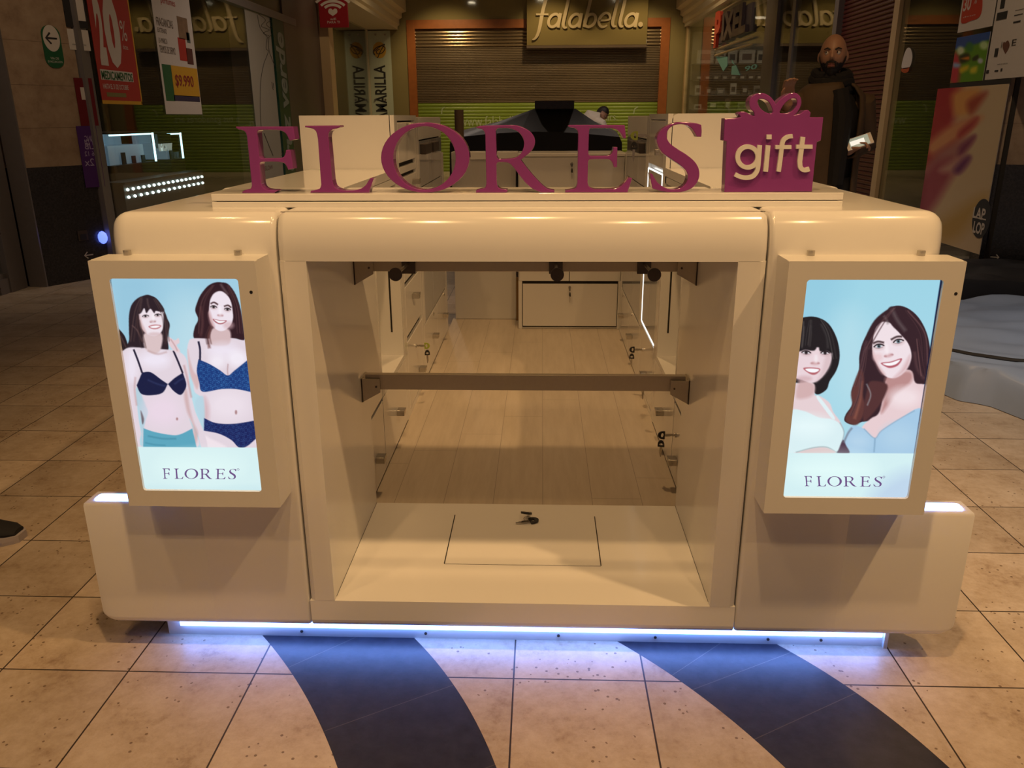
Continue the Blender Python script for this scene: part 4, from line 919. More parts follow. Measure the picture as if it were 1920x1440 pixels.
mb = MB(); mb.box(-4.2, -3.61, 13.1, 13.42, 0, CZ); struct('wall_left_pilaster', mb, BEIGE)
struct('window_2', MB().box(-4.312, -4.30, 13.42, 19.9, 0, 3.43), GLASS)
mb = MB(); mb.box(-4.34, -4.27, 13.42, 13.52, 0, 3.43); mb.box(-4.34, -4.285, 19.79, 19.83, 0, 3.43); struct('trim_3', mb, CREAM)
prof = [(-4.36, 3.43), (-3.55, 3.43), (-3.55, 3.50), (-3.50, 3.54), (-3.50, 3.66), (-3.43, 3.70), (-3.43, 3.80), (-3.32, 3.84), (-3.32, CZ), (-4.36, CZ)]
struct('trim_4', MB().prism(prof, 13.42, 19.95, 'y'), CREAM)
struct('trim_5', MB().prism([(-x-.02, z) for x, z in prof], 12.2, 19.95, 'y'), CREAM)
# shop interiors (floor is shared)
mb = MB(); mb.box(-9.1, -9, 5.0, 20.2, 0, CZ); mb.box(-9, -4.6, 5.32, 5.36, 0, CZ); mb.box(-9, -4.5, 12.2, 12.3, 0, CZ); mb.box(-9, -3.85, 5.4, 20.0, 3.44, 3.5); mb.box(-9.0, -4.3, 19.93, 20.1, 0, CZ)
struct('wall_left_shop', mb, DARKIN)
mb = MB(); mb.box(8.9, 9, 4.6, 20.2, 0, CZ); mb.box(3.65, 9, 4.9, 4.95, 0, CZ); mb.box(3.65, 9, 7.15, 7.2, 0, CZ); mb.box(3.65, 9, 11.9, 12.0, 0, CZ); mb.box(3.66, 9, 5, 20.0, 3.44, 3.5); mb.box(3.6, 9, 19.93, 20.1, 0, CZ)
struct('wall_right_shop', mb, DARKIN)
# --- right side
mb = MB(); mb.prism([(3.62, 5.08), (3.62, 4.93), (4.45, 4.55), (4.6, 5.08)], 0, CZ, 'z'); struct('wall_right', mb, STONE)
struct('window_3', MB().box(XR-.012, XR, 5.08, 7.04, .06, 3.0), GLASS)
mb = MB(); mb.box(XR-.05, XR+.05, 7.04, 7.17, 0, CZ); mb.box(XR-.03, XR+.03, 5.06, 7.1, 0, .06); mb.box(XR-.03, XR+.04, 5.06, 7.1, 3.0, 3.1); struct('trim_6', mb, BEIGE)
mb = MB(); mb.box(XR-.02, XR+.3, 4.95, 12.2, 3.1, CZ); struct('wall_right_header', mb, OLIVE_D)
# brown-red roller shutter of the right shop
REDSH = mat('oxide_red_shutter', (.085, .016, .012), .38, .2, var=.1, scale=4, lincol=True)
def slats(x_of, y_of, z0, z1, pitch, depth, a, b_, axis):
    """corrugated curtain: profile points along z, extruded"""
    pr = []; n = int((z1-z0)/pitch)
    for k in range(n):
        z = z0+k*pitch
        for t, d in ((0, .25), (.08, 0), (.2, .75), (.45, 1), (.75, .85), (.92, .25)): pr.append((d*depth, z+t*pitch))
    pr.append((0, z1)); mb = MB()
    back = [(-.02, z1), (-.02, z0)]; full = pr+back
    if axis == 'y': mb.prism([(x_of-p[0], p[1]) for p in full], a, b_, 'y')
    else: mb.prism([(y_of-p[0], p[1]) for p in full], a, b_, 'x')
    return mb
struct('door_2', slats(XR+.06, 0, 0, 3.1, .047, .016, 7.2, 8.92, 'y'), REDSH)
mb = MB(); mb.box(XR-.02, XR+.1, 8.92, 9.06, 0, CZ); mb.box(XR-.02, XR+.06, 10.72, 10.86, 0, CZ); mb.box(XR-.05, XR+.08, 11.55, 12.2, 0, CZ)
struct('trim_7', mb, GREYM)
struct('window_4', MB().box(XR-.006, XR+.006, 9.06, 11.55, .05, 3.1), GLASS)
mb = MB(); mb.box(XR-.04, XR+.08, 11.9, 12.2, 0, CZ); mb.box(XR-.03, XR+.05, 19.75, 19.9, 0, 3.43); struct('trim_8', mb, BEIGE)
struct('window_6', MB().box(XR-.006, XR+.006, 12.2, 19.75, .05, 3.43), GLASS)
# --- end facade
mb = MB(); mb.box(-9, -3.335, YB, YB+.2, 0, CZ); mb.box(3.19, 9, YB, YB+.2, 0, CZ); mb.box(-3.335, 3.19, YB, YB+.2, 3.65, CZ)
struct('wall_back', mb, OLIVE)
mb = MB(); mb.box(-3.335, -3.13, YB-.03, YB+.2, 0, 3.65); mb.box(2.975, 3.19, YB-.03, YB+.2, 0, 3.65); mb.box(-3.13, 2.975, YB-.03, YB+.2, 3.45, 3.65)
struct('trim_9', mb, WOODO)
SHUT = mat('grey_brown_shutter', (.165, .120, .078), .34, .35, var=.06, scale=3, lincol=True)
GREENB = mat('lime_green_band', (.19, .27, .022), .4, var=.05, scale=3, lincol=True)
DOOR1 = struct('door_1', slats(0, YB+.08, 1.70, 3.02, .040, .014, -3.13, 2.975, 'x'), SHUT)
obj('upper_slats', slats(0, YB+.08, 3.02, 3.45, .078, .035, -3.13, 2.975, 'x'), mat('bright_slats', (.26, .19, .12), .22, .6, var=.05, lincol=True), DOOR1)
obj('green_band', slats(0, YB+.08, 0, 1.70, .08, .012, -3.13, 2.975, 'x'), GREENB, DOOR1)
WL = (np.array((0, 1., 0)), np.array((0, 0, 1.)), np.array((1., 0, 0)))
WR = (np.array((0, -1., 0)), np.array((0, 0, 1.)), np.array((-1., 0, 0)))
WB = (np.array((1., 0, 0)), np.array((0, 0, 1.)), np.array((0, -1., 0)))
def wtext(mb, s, c, w, h, basis, depth=.0, **k):
    """text filling a w x h rectangle centred at c"""
    vs, fs = text_mesh(s, 1., depth, **k); vs = fit(vs, w, h); ex, ey, en = basis
    return lay(mb, (vs, fs), np.array(c)+en*(depth/2+.0004), ex, ey, en)
def ptext(mb, s, p0, p1, basis, off=.0015, depth=0., plane=None, **k):
    """text between two pixels (lower left, upper right) of a wall"""
    ex, ey, en = basis; kw = plane
    a, c = at(*p0, **kw), at(*p1, **kw)
    w, h = abs((c-a)@ex), abs((c-a)@ey); return wtext(mb, s, (a+c)/2+en*off, w, h, basis, depth, **k)
def prect(p0, p1, basis, off, t, plane):
    ex, ey, en = basis; a, c = at(*p0, **plane), at(*p1, **plane); w, h = (c-a)@ex, (c-a)@ey
    q = [a+en*off, a+ex*w+en*off, a+ex*w+ey*h+en*off, a+ey*h+en*off]; return MB().slab(q, t)
# lettering on the green band
GT = mat('pale_green_print', (.42, .50, .30), .5, var=.03, lincol=True)
t = thing('shutter_lettering', 'pale web address printed across the lime green shutter band', 'lettering', (0, YB+.06, 1.2))
mb = MB(); ptext(mb, 'www.falabella.com', (862, 237), (1010, 217), WB, .0, 0, dict(y=YB+.064)); obj('web_address', mb, GT, t)
mb = MB(); ptext(mb, 'a tus ganadores ars.', (1030, 231), (1158, 212), WB, .0, 0, dict(y=YB+.064)); obj('slogan', mb, GT, t)
mb = MB()
for pts in ([(828, 214), (829, 205), (834, 201)], [(1188, 214), (1190, 205), (1196, 200)]):
    ribbon3(mb, [tuple(p) for p in pts], 2.2, lambda u, v, h: at(u, v, y=YB+.064-h), .001)
obj('swoosh', mb, GT, t)
# department store sign
t = thing('store_sign', 'large olive sign board with raised beige falabella lettering over the shutter', 'sign', (1.13, 19.85, 3.01))
mb = MB(); mb.box(-.338, 2.60, 19.72, 19.99, 3.02, 4.58, .01); obj('board', mb, mat('sign_board_olive', (.20, .155, .066), .08, var=.03, scale=2, lincol=True), t)
mb = MB(); mb.box(-.34, 2.6, 19.72, 19.98, 2.96, 3.02); obj('under_edge', mb, BROWNP, t)
LT = mat('beige_letters', (.46, .36, .22), .35, var=.02, lincol=True)
S_, OX = 7.385, 980
def ff(u, v, h): q = at(OX+u/S_, v/S_, y=19.715); return (q[0], 19.715-h, q[2])
def oval(cx, cy, rx, ry, sl=.28): return [(cx+rx*math.cos(a)-sl*ry*math.sin(a), cy+ry*math.sin(a)) for a in np.linspace(0, 2*math.pi, 26)[:-1]]
def lett(strokes):
    mb = MB()
    for k_, (pts, w, cl) in enumerate(strokes): ribbon3(mb, pts, w, ff, .05+.006*k_, 5, cl)
    obj('letter', mb, LT, t)
lett([([(430, -150), (375, -130), (335, -40), (292, 100), (262, 240), (232, 400), (203, 490), (168, 538), (133, 552)], [20, 34, 46, 48, 48, 46, 42, 30, 14], False), ([(185, 202, 1), (357, 202, 1)], 24, False)])
for cx in (437, 727, 1500):
    dy = -6 if cx > 1400 else 0
    lett([(oval(cx-6, 286+dy, 70, 88), 38, True), ([(cx+88, 186+dy, 1), (cx+52, 386+dy, 1)], 42, False)])
for x in (640, 1322, 1422):
    dy = -16 if x > 1000 else 0
    lett([([(x+22, -140), (x-20, 60), (x-72, 290+dy), (x-78, 350+dy), (x-62, 384+dy), (x-28, 380+dy)], [44, 44, 44, 42, 34, 20], False)])
lett([([(968, -140), (925, 60), (882, 240), (850, 378)], 44, False), (oval(934, 286, 72, 88), 38, True)])
lett([([(1062, 286), (1150, 284), (1206, 262), (1196, 200), (1140, 184), (1078, 236), (1052, 312), (1082, 368), (1130, 372), (1168, 350)], [24, 24, 30, 36, 36, 40, 40, 36, 30, 20], False)])
mb = MB(); c = at(OX+1630/S_, 340/S_, y=19.70); mb.tube([(c[0], 19.715, c[2]), (c[0], 19.665, c[2])], .058, 20); obj('letter', mb, LT, t)
# ceiling downlights seen mirrored in the facade
LAMP = mat('lamp_disc', (1, 1, 1), .4, emit=(1., .93, .78), estr=45., lincol=True)
for k, x in enumerate((-2.05, 0.0, 2.14)):
    t = thing('ceiling_downlight', 'round recessed downlight with bright disc in the mall ceiling', 'ceiling light', (x, 15.6, 4.58), 'downlights before the end facade')
    obj('rim', MB().tube([(x, 15.6, 4.6), (x, 15.6, 4.575)], .15, 28), CREAM, t)
    obj('disc', MB().tube([(x, 15.6, 4.580), (x, 15.6, 4.572)], .11, 24), LAMP, t)
# MARILLA panel
t = thing('shop_name_sign', 'upright pale green glass panel with yellow emblem and vertical black lettering', 'sign', (-4.0, 19.85, 0))
q0, q1 = at(693, 213, y=19.86), at(734, 52, y=19.86)
obj('panel', MB().box(-4.285, -3.73, 19.84, 19.88, 0, 3.40), mat('pale_green_glass', (.50, .54, .43), .15, var=.02, lincol=True), t)
PY = 19.838
def pan(u, v, h): q = at(u, v, y=PY); return (q[0], PY-h, q[2])
cc = at(711.5, 94, y=PY); vs, fs = fill_mesh([el(cc[0], cc[2], .165, .19, 30)], .004); mb = MB(); mb.add([(v[0], PY-.003+v[2], v[1]) for v in vs], fs)
em = obj('emblem', mb, mat('amber_disc', (.55, .30, .04), .4, lincol=True), t)
mb = MB()
ribbon3(mb, [(703, 103), (700, 97), (705, 90), (715, 86), (722, 90), (717, 99), (708, 101), (706, 96), (712, 92)], 1.6, lambda u, v, h: tuple(np.array(pan(u, v, h))+np.array((0, -.006, 0))), .001)
ribbon3(mb, [(708, 109), (714, 95), (721, 83), (712, 88), (702, 96)], 1.5, lambda u, v, h: tuple(np.array(pan(u, v, h))+np.array((0, -.006, 0))), .001)
obj('emblem_mark', mb, INK, em)
mb = MB(); a, c = at(706, 226, y=PY), at(722, 122, y=PY)
vs, fs = text_mesh('AMARILLA', 1., 0, bold=.02); vs = fit(vs, c[2]-a[2], c[0]-a[0]); lay(mb, (vs, fs), ((a[0]+c[0])/2, PY-.002, (a[2]+c[2])/2), (0, 0, 1), (-1, 0, 0), (0, -1, 0))
obj('lettering', mb, INK, t)
mb = MB()
for u, v in ((722, 65), (704, 65), (704, 187), (723, 187)):
    q = at(u, v, y=PY); mb.tube([(q[0], PY, q[2]), (q[0], PY-.03, q[2])], .025, 12)
obj('fixings', mb, STEEL, t)
# wifi blade sign
t = thing('hanging_sign', 'red hanging wifi sign with white arcs and heart on the beige pilaster', 'sign', (-3.5, 12.95, 2.6))
q0, q1 = at(600, 52, y=12.95), at(651, 0, y=12.95); SZ1 = q1[2]+.35
obj('board', MB().box(q0[0], q1[0], 12.95, 12.98, q0[2], SZ1, .008), mat('sign_red', (.30, .012, .018), .35, var=.03, lincol=True), t)
mb = MB(); fn = lambda u, v, h: (lambda q: (q[0], 12.949-h, q[2]))(at(u, v, y=12.949))
for r, y0 in ((28, 29), (19, 29), (40, 29)):
    ribbon3(mb, [(624+r*math.cos(a), y0-5-r*math.sin(a)*.78) for a in np.linspace(math.radians(38), math.radians(142), 9)], 5, fn, .002)
obj('wifi_arcs', mb, PAPER, t)
hp = [(624, 30, 1), (616, 24), (616.5, 17.5), (620.5, 16), (624, 19, 1), (627.5, 16), (631.5, 17.5), (632, 24)]
lp = [(lambda q: (q[0], q[2]))(at(u, v, y=12.949)) for u, v in smooth_path(hp, 5)]
vs, fs = fill_mesh([lp], .003); mb = MB(); mb.add([(v[0], 12.9485+v[2], v[1]) for v in vs], fs); obj('heart', mb, PAPER, t)
mb = MB(); ptext(mb, 'wifi', (619, 38), (630, 33), WB, .001, 0, dict(y=12.949)); ptext(mb, 'PARA TI', (614, 44), (637, 39), WB, .001, 0, dict(y=12.949)); obj('lettering', mb, PAPER, t)
# --- posters on the left window
RED = mat('poster_red', (.42, .022, .018), .5, var=.03, lincol=True); YEL = mat('poster_yellow', (.62, .33, .02), .5, lincol=True)
GRN = mat('poster_green', (.015, .11, .035), .5, lincol=True); PUR = mat('poster_purple', (.09, .06, .16), .5, lincol=True)
px_ = dict(x=XL+.016)
t = thing('poster', 'red window poster with giant white 20 percent and MEDICAMENTOS strip', 'poster', (XL+.014, 6.0, 1.47), 'paper posters on the shop windows')
a, c = at(194, 194, **px_), at(268, 199, **px_); ZP = 2.75
obj('sheet', MB().box(XL+.0125, XL+.0155, a[1]-.01, c[1], a[2], ZP), RED, t)
obj('border', MB().box(XL+.0120, XL+.0162, a[1]-.01, c[1], a[2]-.002, a[2]+.028).box(XL+.0120, XL+.0162, c[1]-.018, c[1]+.002, a[2], ZP), YEL, t)
mb = MB(); ptext(mb, '2', (190, 122), (184, -10), WL, .001, 0, px_, bold=.06); ptext(mb, '0', (206, 126), (214, -8), WL, .001, 0, px_, bold=.06); ptext(mb, '%', (228, 76), (234, 40), WL, .001, 0, px_); ptext(mb, 'dcto.', (231, 92), (240, 85), WL, .001, 0, px_); obj('number', mb, PAPER, t)
mb = prect((190, 149), (248, 136), WL, .001, .0005, px_); st = obj('strip', mb, PAPER, t)
mb = MB(); ptext(mb, 'MEDICAMENTOS', (191, 148), (247, 138), WL, .003, 0, px_, bold=.02); obj('strip_lettering', mb, GRN, st)
mb = MB(); ptext(mb, 'HASTA EL 31 DE OCTUBRE', (194, 166), (240, 160), WL, .001, 0, px_, bold=.01); obj('small_print', mb, PAPER, t)
mb = prect((201, 181), (236, 175), WL, .001, .0005, px_); obj('patch', mb, mat('olive_patch', (.20, .17, .05), .6, lincol=True), t)
t = thing('poster', 'tall white perfume poster priced $9.990 on the left window', 'poster', (XL+.014, 7.3, 1.39), 'paper posters on the shop windows')
a, c = at(312, 214, **px_), at(380, 217, **px_)
obj('sheet', MB().box(XL+.0125, XL+.0155, a[1], c[1], a[2], 2.75), PAPER, t)
mb = prect((327, 179), (369, 129), WL, .001, .0005, px_); pb = obj('price_box', mb, YEL, t); pb['label'] = 'yellow box with price $9.990'
mb = MB(); ptext(mb, '$9.990', (330, 164), (361, 143), WL, .003, 0, px_, bold=.015); obj('price', mb, mat('price_red', (.25, .01, .02), .5, lincol=True), pb)
obj('green_strip', prect((312, 189), (320, 122), WL, .001, .0005, px_), GRN, t)
obj('purple_strip', prect((327, 189), (374, 181), WL, .001, .0005, px_), mat('deep_violet', (.03, .02, .07), .5, lincol=True), t)
mb = MB(); ptext(mb, 'FRAGANCIAS', (294, 47), (323, 39), WL, .001, 0, px_); ptext(mb, 'EXTENSO', (296, 60), (312, 55), WL, .001, 0, px_); ptext(mb, 'LA MARCA', (298, 80), (313, 73), WL, .001, 0, px_); ptext(mb, 'TERMOS DE DERMO', (300, 98), (328, 90), WL, .001, 0, px_); obj('lettering', mb, BROWNP, t)
for nm, p0, p1, mt_ in (('red_bottle_print', (338, 113), (347, 73), RED), ('brown_bottle_print', (352, 120), (360, 92), mat('print_maroon', (.09, .02, .02), .5, lincol=True)), ('flower_print', (336, 72), (350, 35), mat('print_brown', (.22, .13, .07), .6, var=.5, scale=14, lincol=True)), ('teal_print', (351, 80), (355, 62), mat('print_teal', (.07, .10, .09), .6, lincol=True))):
    obj(nm, prect(p0, p1, WL, .001, .0005, px_), mt_, t)
mb = MB(); ptext(mb, 'perfumes', (302, 9), (327, 0), WL, .001, 0, px_); obj('brand_line', mb, RED, t)
# white banner with a line drawing
t = thing('banner', 'tall white banner with a thin black figure drawing inside the left window', 'banner', (XL+.014, 9.8, .55))
a, c = at(458, 13, **px_), at(530, 40, **px_)
obj('sheet', MB().box(XL+.0125, XL+.0155, a[1], 10.47, .55, 2.69), mat('banner_grey_white', (.34, .31, .25), .6, var=.02, lincol=True), t)
fl_ = lambda u, v, h: tuple(at(u, v, x=XL+.0165)+np.array((h, 0, 0))); mb = MB()
sc5 = lambda pts: [(400+x/5.333, y/5.333) for x, y in pts]
for pts in ([(540, 370), (528, 480), (548, 520), (505, 640), (478, 780), (470, 920), (472, 1170), (490, 1400)], [(556, 370), (552, 480), (590, 600), (650, 740), (685, 900), (690, 1080), (690, 1250)], [(585, 820), (592, 870), (600, 900)], [(600, 830), (604, 880)], [(440, 150), (470, 280), (540, 370)], [(610, 270), (590, 330), (550, 380)], [(450, 140), (520, 200), (480, 260), (560, 300), (500, 330), (560, 360)], [(540, 150), (590, 190), (530, 240), (580, 290)], [(600, 180), (570, 240), (600, 300)]):
    ribbon3(mb, sc5(pts), .9, fl_, .0006)
for pts in ([(495, 250), (505, 275), (512, 292)], [(536, 252), (533, 275), (528, 292)]): ribbon3(mb, pts, 1.2, fl_, .0006)
mb2 = MB(); ptext(mb2, 'SLOW', (497, 320), (511, 309), WL, .001, 0, px_)
obj('drawing', mb, INK, t); obj('lettering', mb2, mat('print_rose', (.2, .08, .08), .6, lincol=True), t)
# pharmacy sign
t = thing('pharmacy_sign', 'upright dark green shop sign reading cruz verde in pale letters', 'sign', (XL+.03, 10.8, .5))
obj('board', MB().box(XL+.0, XL+.03, 10.53, 11.05, .5, 2.70), mat('pharmacy_green', (.010, .045, .020), .4, lincol=True), t)
mb = MB(); a, c = at(556, 306, x=XL+.03), at(541, 40, x=XL+.03)
vs, fs = text_mesh('cruz verde', 1., .004, bold=.03, shear=.15); vs = fit(vs, 1.95, .40); lay(mb, (vs, fs), (XL+.033, 10.79, 1.56), (0, 0, 1), (0, -1, 0), (1, 0, 0))
obj('lettering', mb, mat('sign_grey_green', (.22, .24, .20), .5, lincol=True), t)
# notices and signs on the stone pillar
PN = np.array((.51, -.29, 0)); PN = PN/np.linalg.norm(PN); PE = np.array((.29, .51, 0)); PE /= np.linalg.norm(PE)
BP = (PE, np.array((0, 0, 1.)), PN); P0 = np.array((-4.14, 4.84, 0))
def pil(u, v, off=.004): return atp(u, v, P0, PN)+PN*off
def pslab(p0, p1, off=.004, t_=.0035):
    a, c = pil(*p0), pil(*p1); w, h = (c-a)@PE, c[2]-a[2]; o_ = PN*(off-.004)
    return MB().slab([a+o_, a+PE*w+o_, a+PE*w+np.array((0, 0, h))+o_, a+np.array((0, 0, h))+o_], t_)
t = thing('wall_notice', 'white printed notice sheet on the stone pillar under a dark frame', 'notice', tuple(pil(147, 95)))
obj('sheet', pslab((131, 93), (164, 57)), PAPER, t)
mb = MB(); a, c = pil(140, 74, .0046), pil(153, 60, .0046); wtext(mb, 'TU', (a+c)/2, .05, .05, BP); a = pil(148, 84, .0046); wtext(mb, 'HORARIO DE ATENCION', a, .12, .012, BP); obj('lettering', mb, INK, t)
t = thing('framed_notice', 'white sheet in a dark frame high on the stone pillar', 'notice', tuple(pil(147, 48)))
obj('frame', pslab((124, 50), (150, -40), .010, .0095), INK, t); obj('sheet', pslab((138, 38), (147, -40), .0125, .002), PAPER, t)
t = thing('exit_sign', 'rounded green sign with white disc and left arrow on the stone pillar', 'sign', tuple(pil(98, 125)))
c = pil(98, 88); hh = (pil(98, 48)[2]-pil(98, 127)[2])
def pfill(loops, off, d): vs, fs = fill_mesh(loops, d); return lay(MB(), (vs, fs), c+PN*off, *BP)
w_ = .078
ol = rrect(-w_, w_, -hh/2, hh/2, .07, 6)
obj('board', pfill([ol], 0, .006), mat('exit_green', (.012, .10, .035), .5, lincol=True), t)
obj('disc', pfill([el(0, hh*.20, w_*.88, w_*1.28, 30)], .004, .003), PAPER, t)
mb = MB(); af = lambda u, v, h: tuple(c+PE*u+np.array((0, 0, v))+PN*(.006+h))
ribbon3(mb, [(.045, hh*.20, 1), (-.04, hh*.20, 1)], .014, af, .001, 2); ribbon3(mb, [(-.008, hh*.20+.042, 1), (-.046, hh*.20, 1), (-.008, hh*.20-.042, 1)], .014, af, .0012, 2); obj('arrow', mb, INK, t)
mb = MB(); wtext(mb, 'VIA DE', c+PN*.004+np.array((0, 0, -hh*.27)), .07, .018, BP); wtext(mb, 'EVACUACION', c+PN*.004+np.array((0, 0, -hh*.35)), .12, .016, BP); obj('lettering', mb, PAPER, t)
t = thing('banner', 'narrow red and purple banner with mirrored white lettering beside the stone pillar', 'banner', tuple(pil(165, 350)))
obj('red_sheet', pslab((151, 236), (170, 147), .012, .004), mat('dark_red', (.15, .006, .010), .5, lincol=True), t)
obj('purple_sheet', pslab((160, 352), (178, 236), .012, .004), mat('deep_purple', (.075, .018, .16), .5, lincol=True), t)
obj('white_label', pslab((152, 187), (159, 164), .0135, .001), PAPER, t)
mb = MB(); MIR = (-PE, BP[1], PN)
for s_, v, h in (('4INC', 260, .05), ('Y GI', 267, .05), ('LIB', 274, .05), ('6 12', 288, .04), ('2x', 304, .06)): wtext(mb, s_, pil(166, v, .0126), .085, h, MIR)
obj('lettering', mb, mat('lilac_print', (.45, .36, .55), .5, lincol=True), t)
t = thing('wall_socket', 'small square socket plate on the dark base of the left pillar', 'socket', tuple(pil(153, 452)))
obj('plate', pslab((147, 452), (162, 431), .010, .009), mat('bronze_plate', (.10, .075, .06), .4, .5, lincol=True), t); obj('outlet', pslab((150, 450), (160, 438), .012, .003), INK, t)
mb = MB(); c2 = pil(166, 478, .006); cf = lambda u, v, h: tuple(c2+PE*u+np.array((0, 0, v))+PN*h)
ribbon3(mb, [(.04, 0, 1), (-.04, 0, 1)], .010, cf, .001, 2); ribbon3(mb, [(-.01, .028, 1), (-.04, 0, 1), (-.01, -.028, 1)], .010, cf, .0012, 2)
tag(obj('arrow_sticker', mb, PAPER), 'small pale left arrow on the dark base of the left pillar', 'sticker')
t = thing('blue_glow', 'small glowing bluish ball low on the left pillar', 'lamp', tuple(pil(189, 458)))  # emissive bluish ball with a dark ring behind it
c2 = pil(190, 445, .02); mb = MB(); mb.ball(c2, .05, 2, (.8, .8, 1.15)); obj('glow_ball', mb, mat('blue_emitter', (.7, .75, 1), .3, emit=(.35, .45, 1.), estr=2.2, lincol=True), t)
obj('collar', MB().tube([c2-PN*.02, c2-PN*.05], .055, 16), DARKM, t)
# lit showcases inside the shops
CASEIN = mat('lit_case_panel', (.5, .55, .58), .5, emit=(.34, .43, .50), estr=.50, lincol=True)
CASED = mat('case_body', (.075, .055, .04), .5, lincol=True)
TUBE = mat('case_tube', (.9, 1, 1), .4, emit=(.75, .95, 1.), estr=2.6, lincol=True)
def showcase(x, y0, y1, z0, z1, label, sg):
    """case whose lit side faces the corridor; sg = +1 on the left of the mall"""
    t = thing('showcase', label, 'showcase', (x, (y0+y1)/2, 0), 'lit showcases inside the shops'); d = -sg
    X = lambda v: x+d*v
    def bx(a, b_, *r): return MB().box(min(X(a), X(b_)), max(X(a), X(b_)), *r)
    obj('body', bx(0, .5, y0, y1, 0, z0), CASED, t); obj('back_panel', bx(.45, .5, y0, y1, z0, z1), CASEIN, t); obj('top', bx(0, .5, y0, y1, z1, z1+.02), CASED, t)
    tb = bx(.0, .02, y0+.02, y1-.02, z1-.022, z1-.004); obj('light_tube', tb, TUBE, t)
    obj('light_tube', bx(.0, .02, y1-.035, y1-.015, z0, z1), TUBE, t)
    obj('shelf', bx(.1, .45, y0+.1, y1-.15, z0+.0, z0+(z1-z0)*.62), CASEIN, t)
    for k in range(3):
        yy = y0+(y1-y0)*(.3+.22*k); obj('phone', bx(.06, .075, yy, yy+.09, z0, z0+.09+.05*(k == 0)), INK, t)
    return t
showcase(-5.02, 7.95, 9.1, .82, 1.18, 'larger lit showcase seen through the left window', 1)
showcase(-5.02, 9.5, 9.95, .82, 1.165, 'smaller lit showcase beyond the larger one on the left', 1)
showcase(4.6, 8.35, 9.42, .87, 1.19, 'lit showcase seen through the right window', -1)
t = thing('glass_counter', 'low dark counter with rows of white light beads in the left shop', 'counter', (-5.2, 9.4, 0))
obj('body', MB().box(-4.96, -4.74, 7.55, 9.85, 0, .64), CASED, t); obj('top', MB().box(-4.97, -4.71, 7.53, 9.87, .64, .66), CASED, t)
BEAD = mat('light_bead', (1, 1, 1), .4, emit=(.9, 1., 1.), estr=3.5, lincol=True)
for rz, n in ((.575, 17), (.49, 15)):
    mb = MB()
    for k in range(n): mb.ball((-4.73, 7.62+k*(2.15/(n-1)), rz), .019, 1, (1, 1.3, 1.))
    obj('light_beads', mb, BEAD, t)
t = thing('reflected_sign', 'painted mirror image of a sign, pale glowing letters MOW in the left shop', 'sign', (-4.98, 9.3, 1.0))  # glowing letters stand in for a sign's reflection in the glass
mb = MB(); ptext(mb, 'MOW', (298, 284), (320, 268), WL, .0, .02, dict(x=-4.97), bold=.02); obj('lettering', mb, mat('reflection_glow', (.8, .8, .8), .5, emit=(.55, .60, .58), estr=.6, lincol=True), t)
obj('backing', MB().box(-5.03, -4.99, 9.12, 9.52, .98, 1.16), INK, t)
# --- posters on the right
pr_ = dict(x=XR-.016)
def picture(name, parent, quad_px, plane, nx, ny, off, paint, basis):
    """sheet with a picture painted in its own plane (vertex colours)"""
    (u0, v0), (u1, v1) = quad_px; a, c = at(u0, v0, **plane), at(u1, v1, **plane); ex, ey, en = basis
    w, h = (c-a)@ex, (c-a)@ey
    s_, t_ = np.meshgrid(np.linspace(0, 1, nx), np.linspace(0, 1, ny)); s_, t_ = s_.ravel(), t_.ravel()
    Pp = a+np.outer(s_*w, ex)+np.outer(t_*h, ey)+en*off; u, v = proj(Pp); pt = Painter(u, v); paint(pt)
    idx = np.arange(nx*ny).reshape(ny, nx); F = np.stack([idx[:-1, :-1], idx[:-1, 1:], idx[1:, 1:], idx[1:, :-1]], -1).reshape(-1, 4)
    me = bpy.data.meshes.new(name); org = np.array(world_loc(parent)); me.from_pydata([tuple(p) for p in Pp-org], [], [tuple(f) for f in F])
    cc_ = np.clip(pt.c, 0, 255)/255; l = np.where(cc_ <= .04045, cc_/12.92, ((cc_+.055)/1.055)**2.4)
    ca = me.color_attributes.new('picture', 'FLOAT_COLOR', 'POINT'); ca.data.foreach_set('color', np.concatenate([l, np.ones((len(l), 1))], 1).ravel().astype(np.float32))
    if 'printed_picture' not in MATS:
        m, N, L, b = node_graph('printed_picture'); an = N.new('ShaderNodeVertexColor'); an.layer_name = 'picture'; L.new(an.outputs[0], b.inputs['Base Color']); b.inputs['Roughness'].default_value = .3
    me.materials.append(MATS['printed_picture']); return link(name, me, parent)
t = thing('poster', 'big glossy poster of red and purple fingernails on the right window', 'poster', tuple(at(1790, 470, **pr_)), 'paper posters on the shop windows')
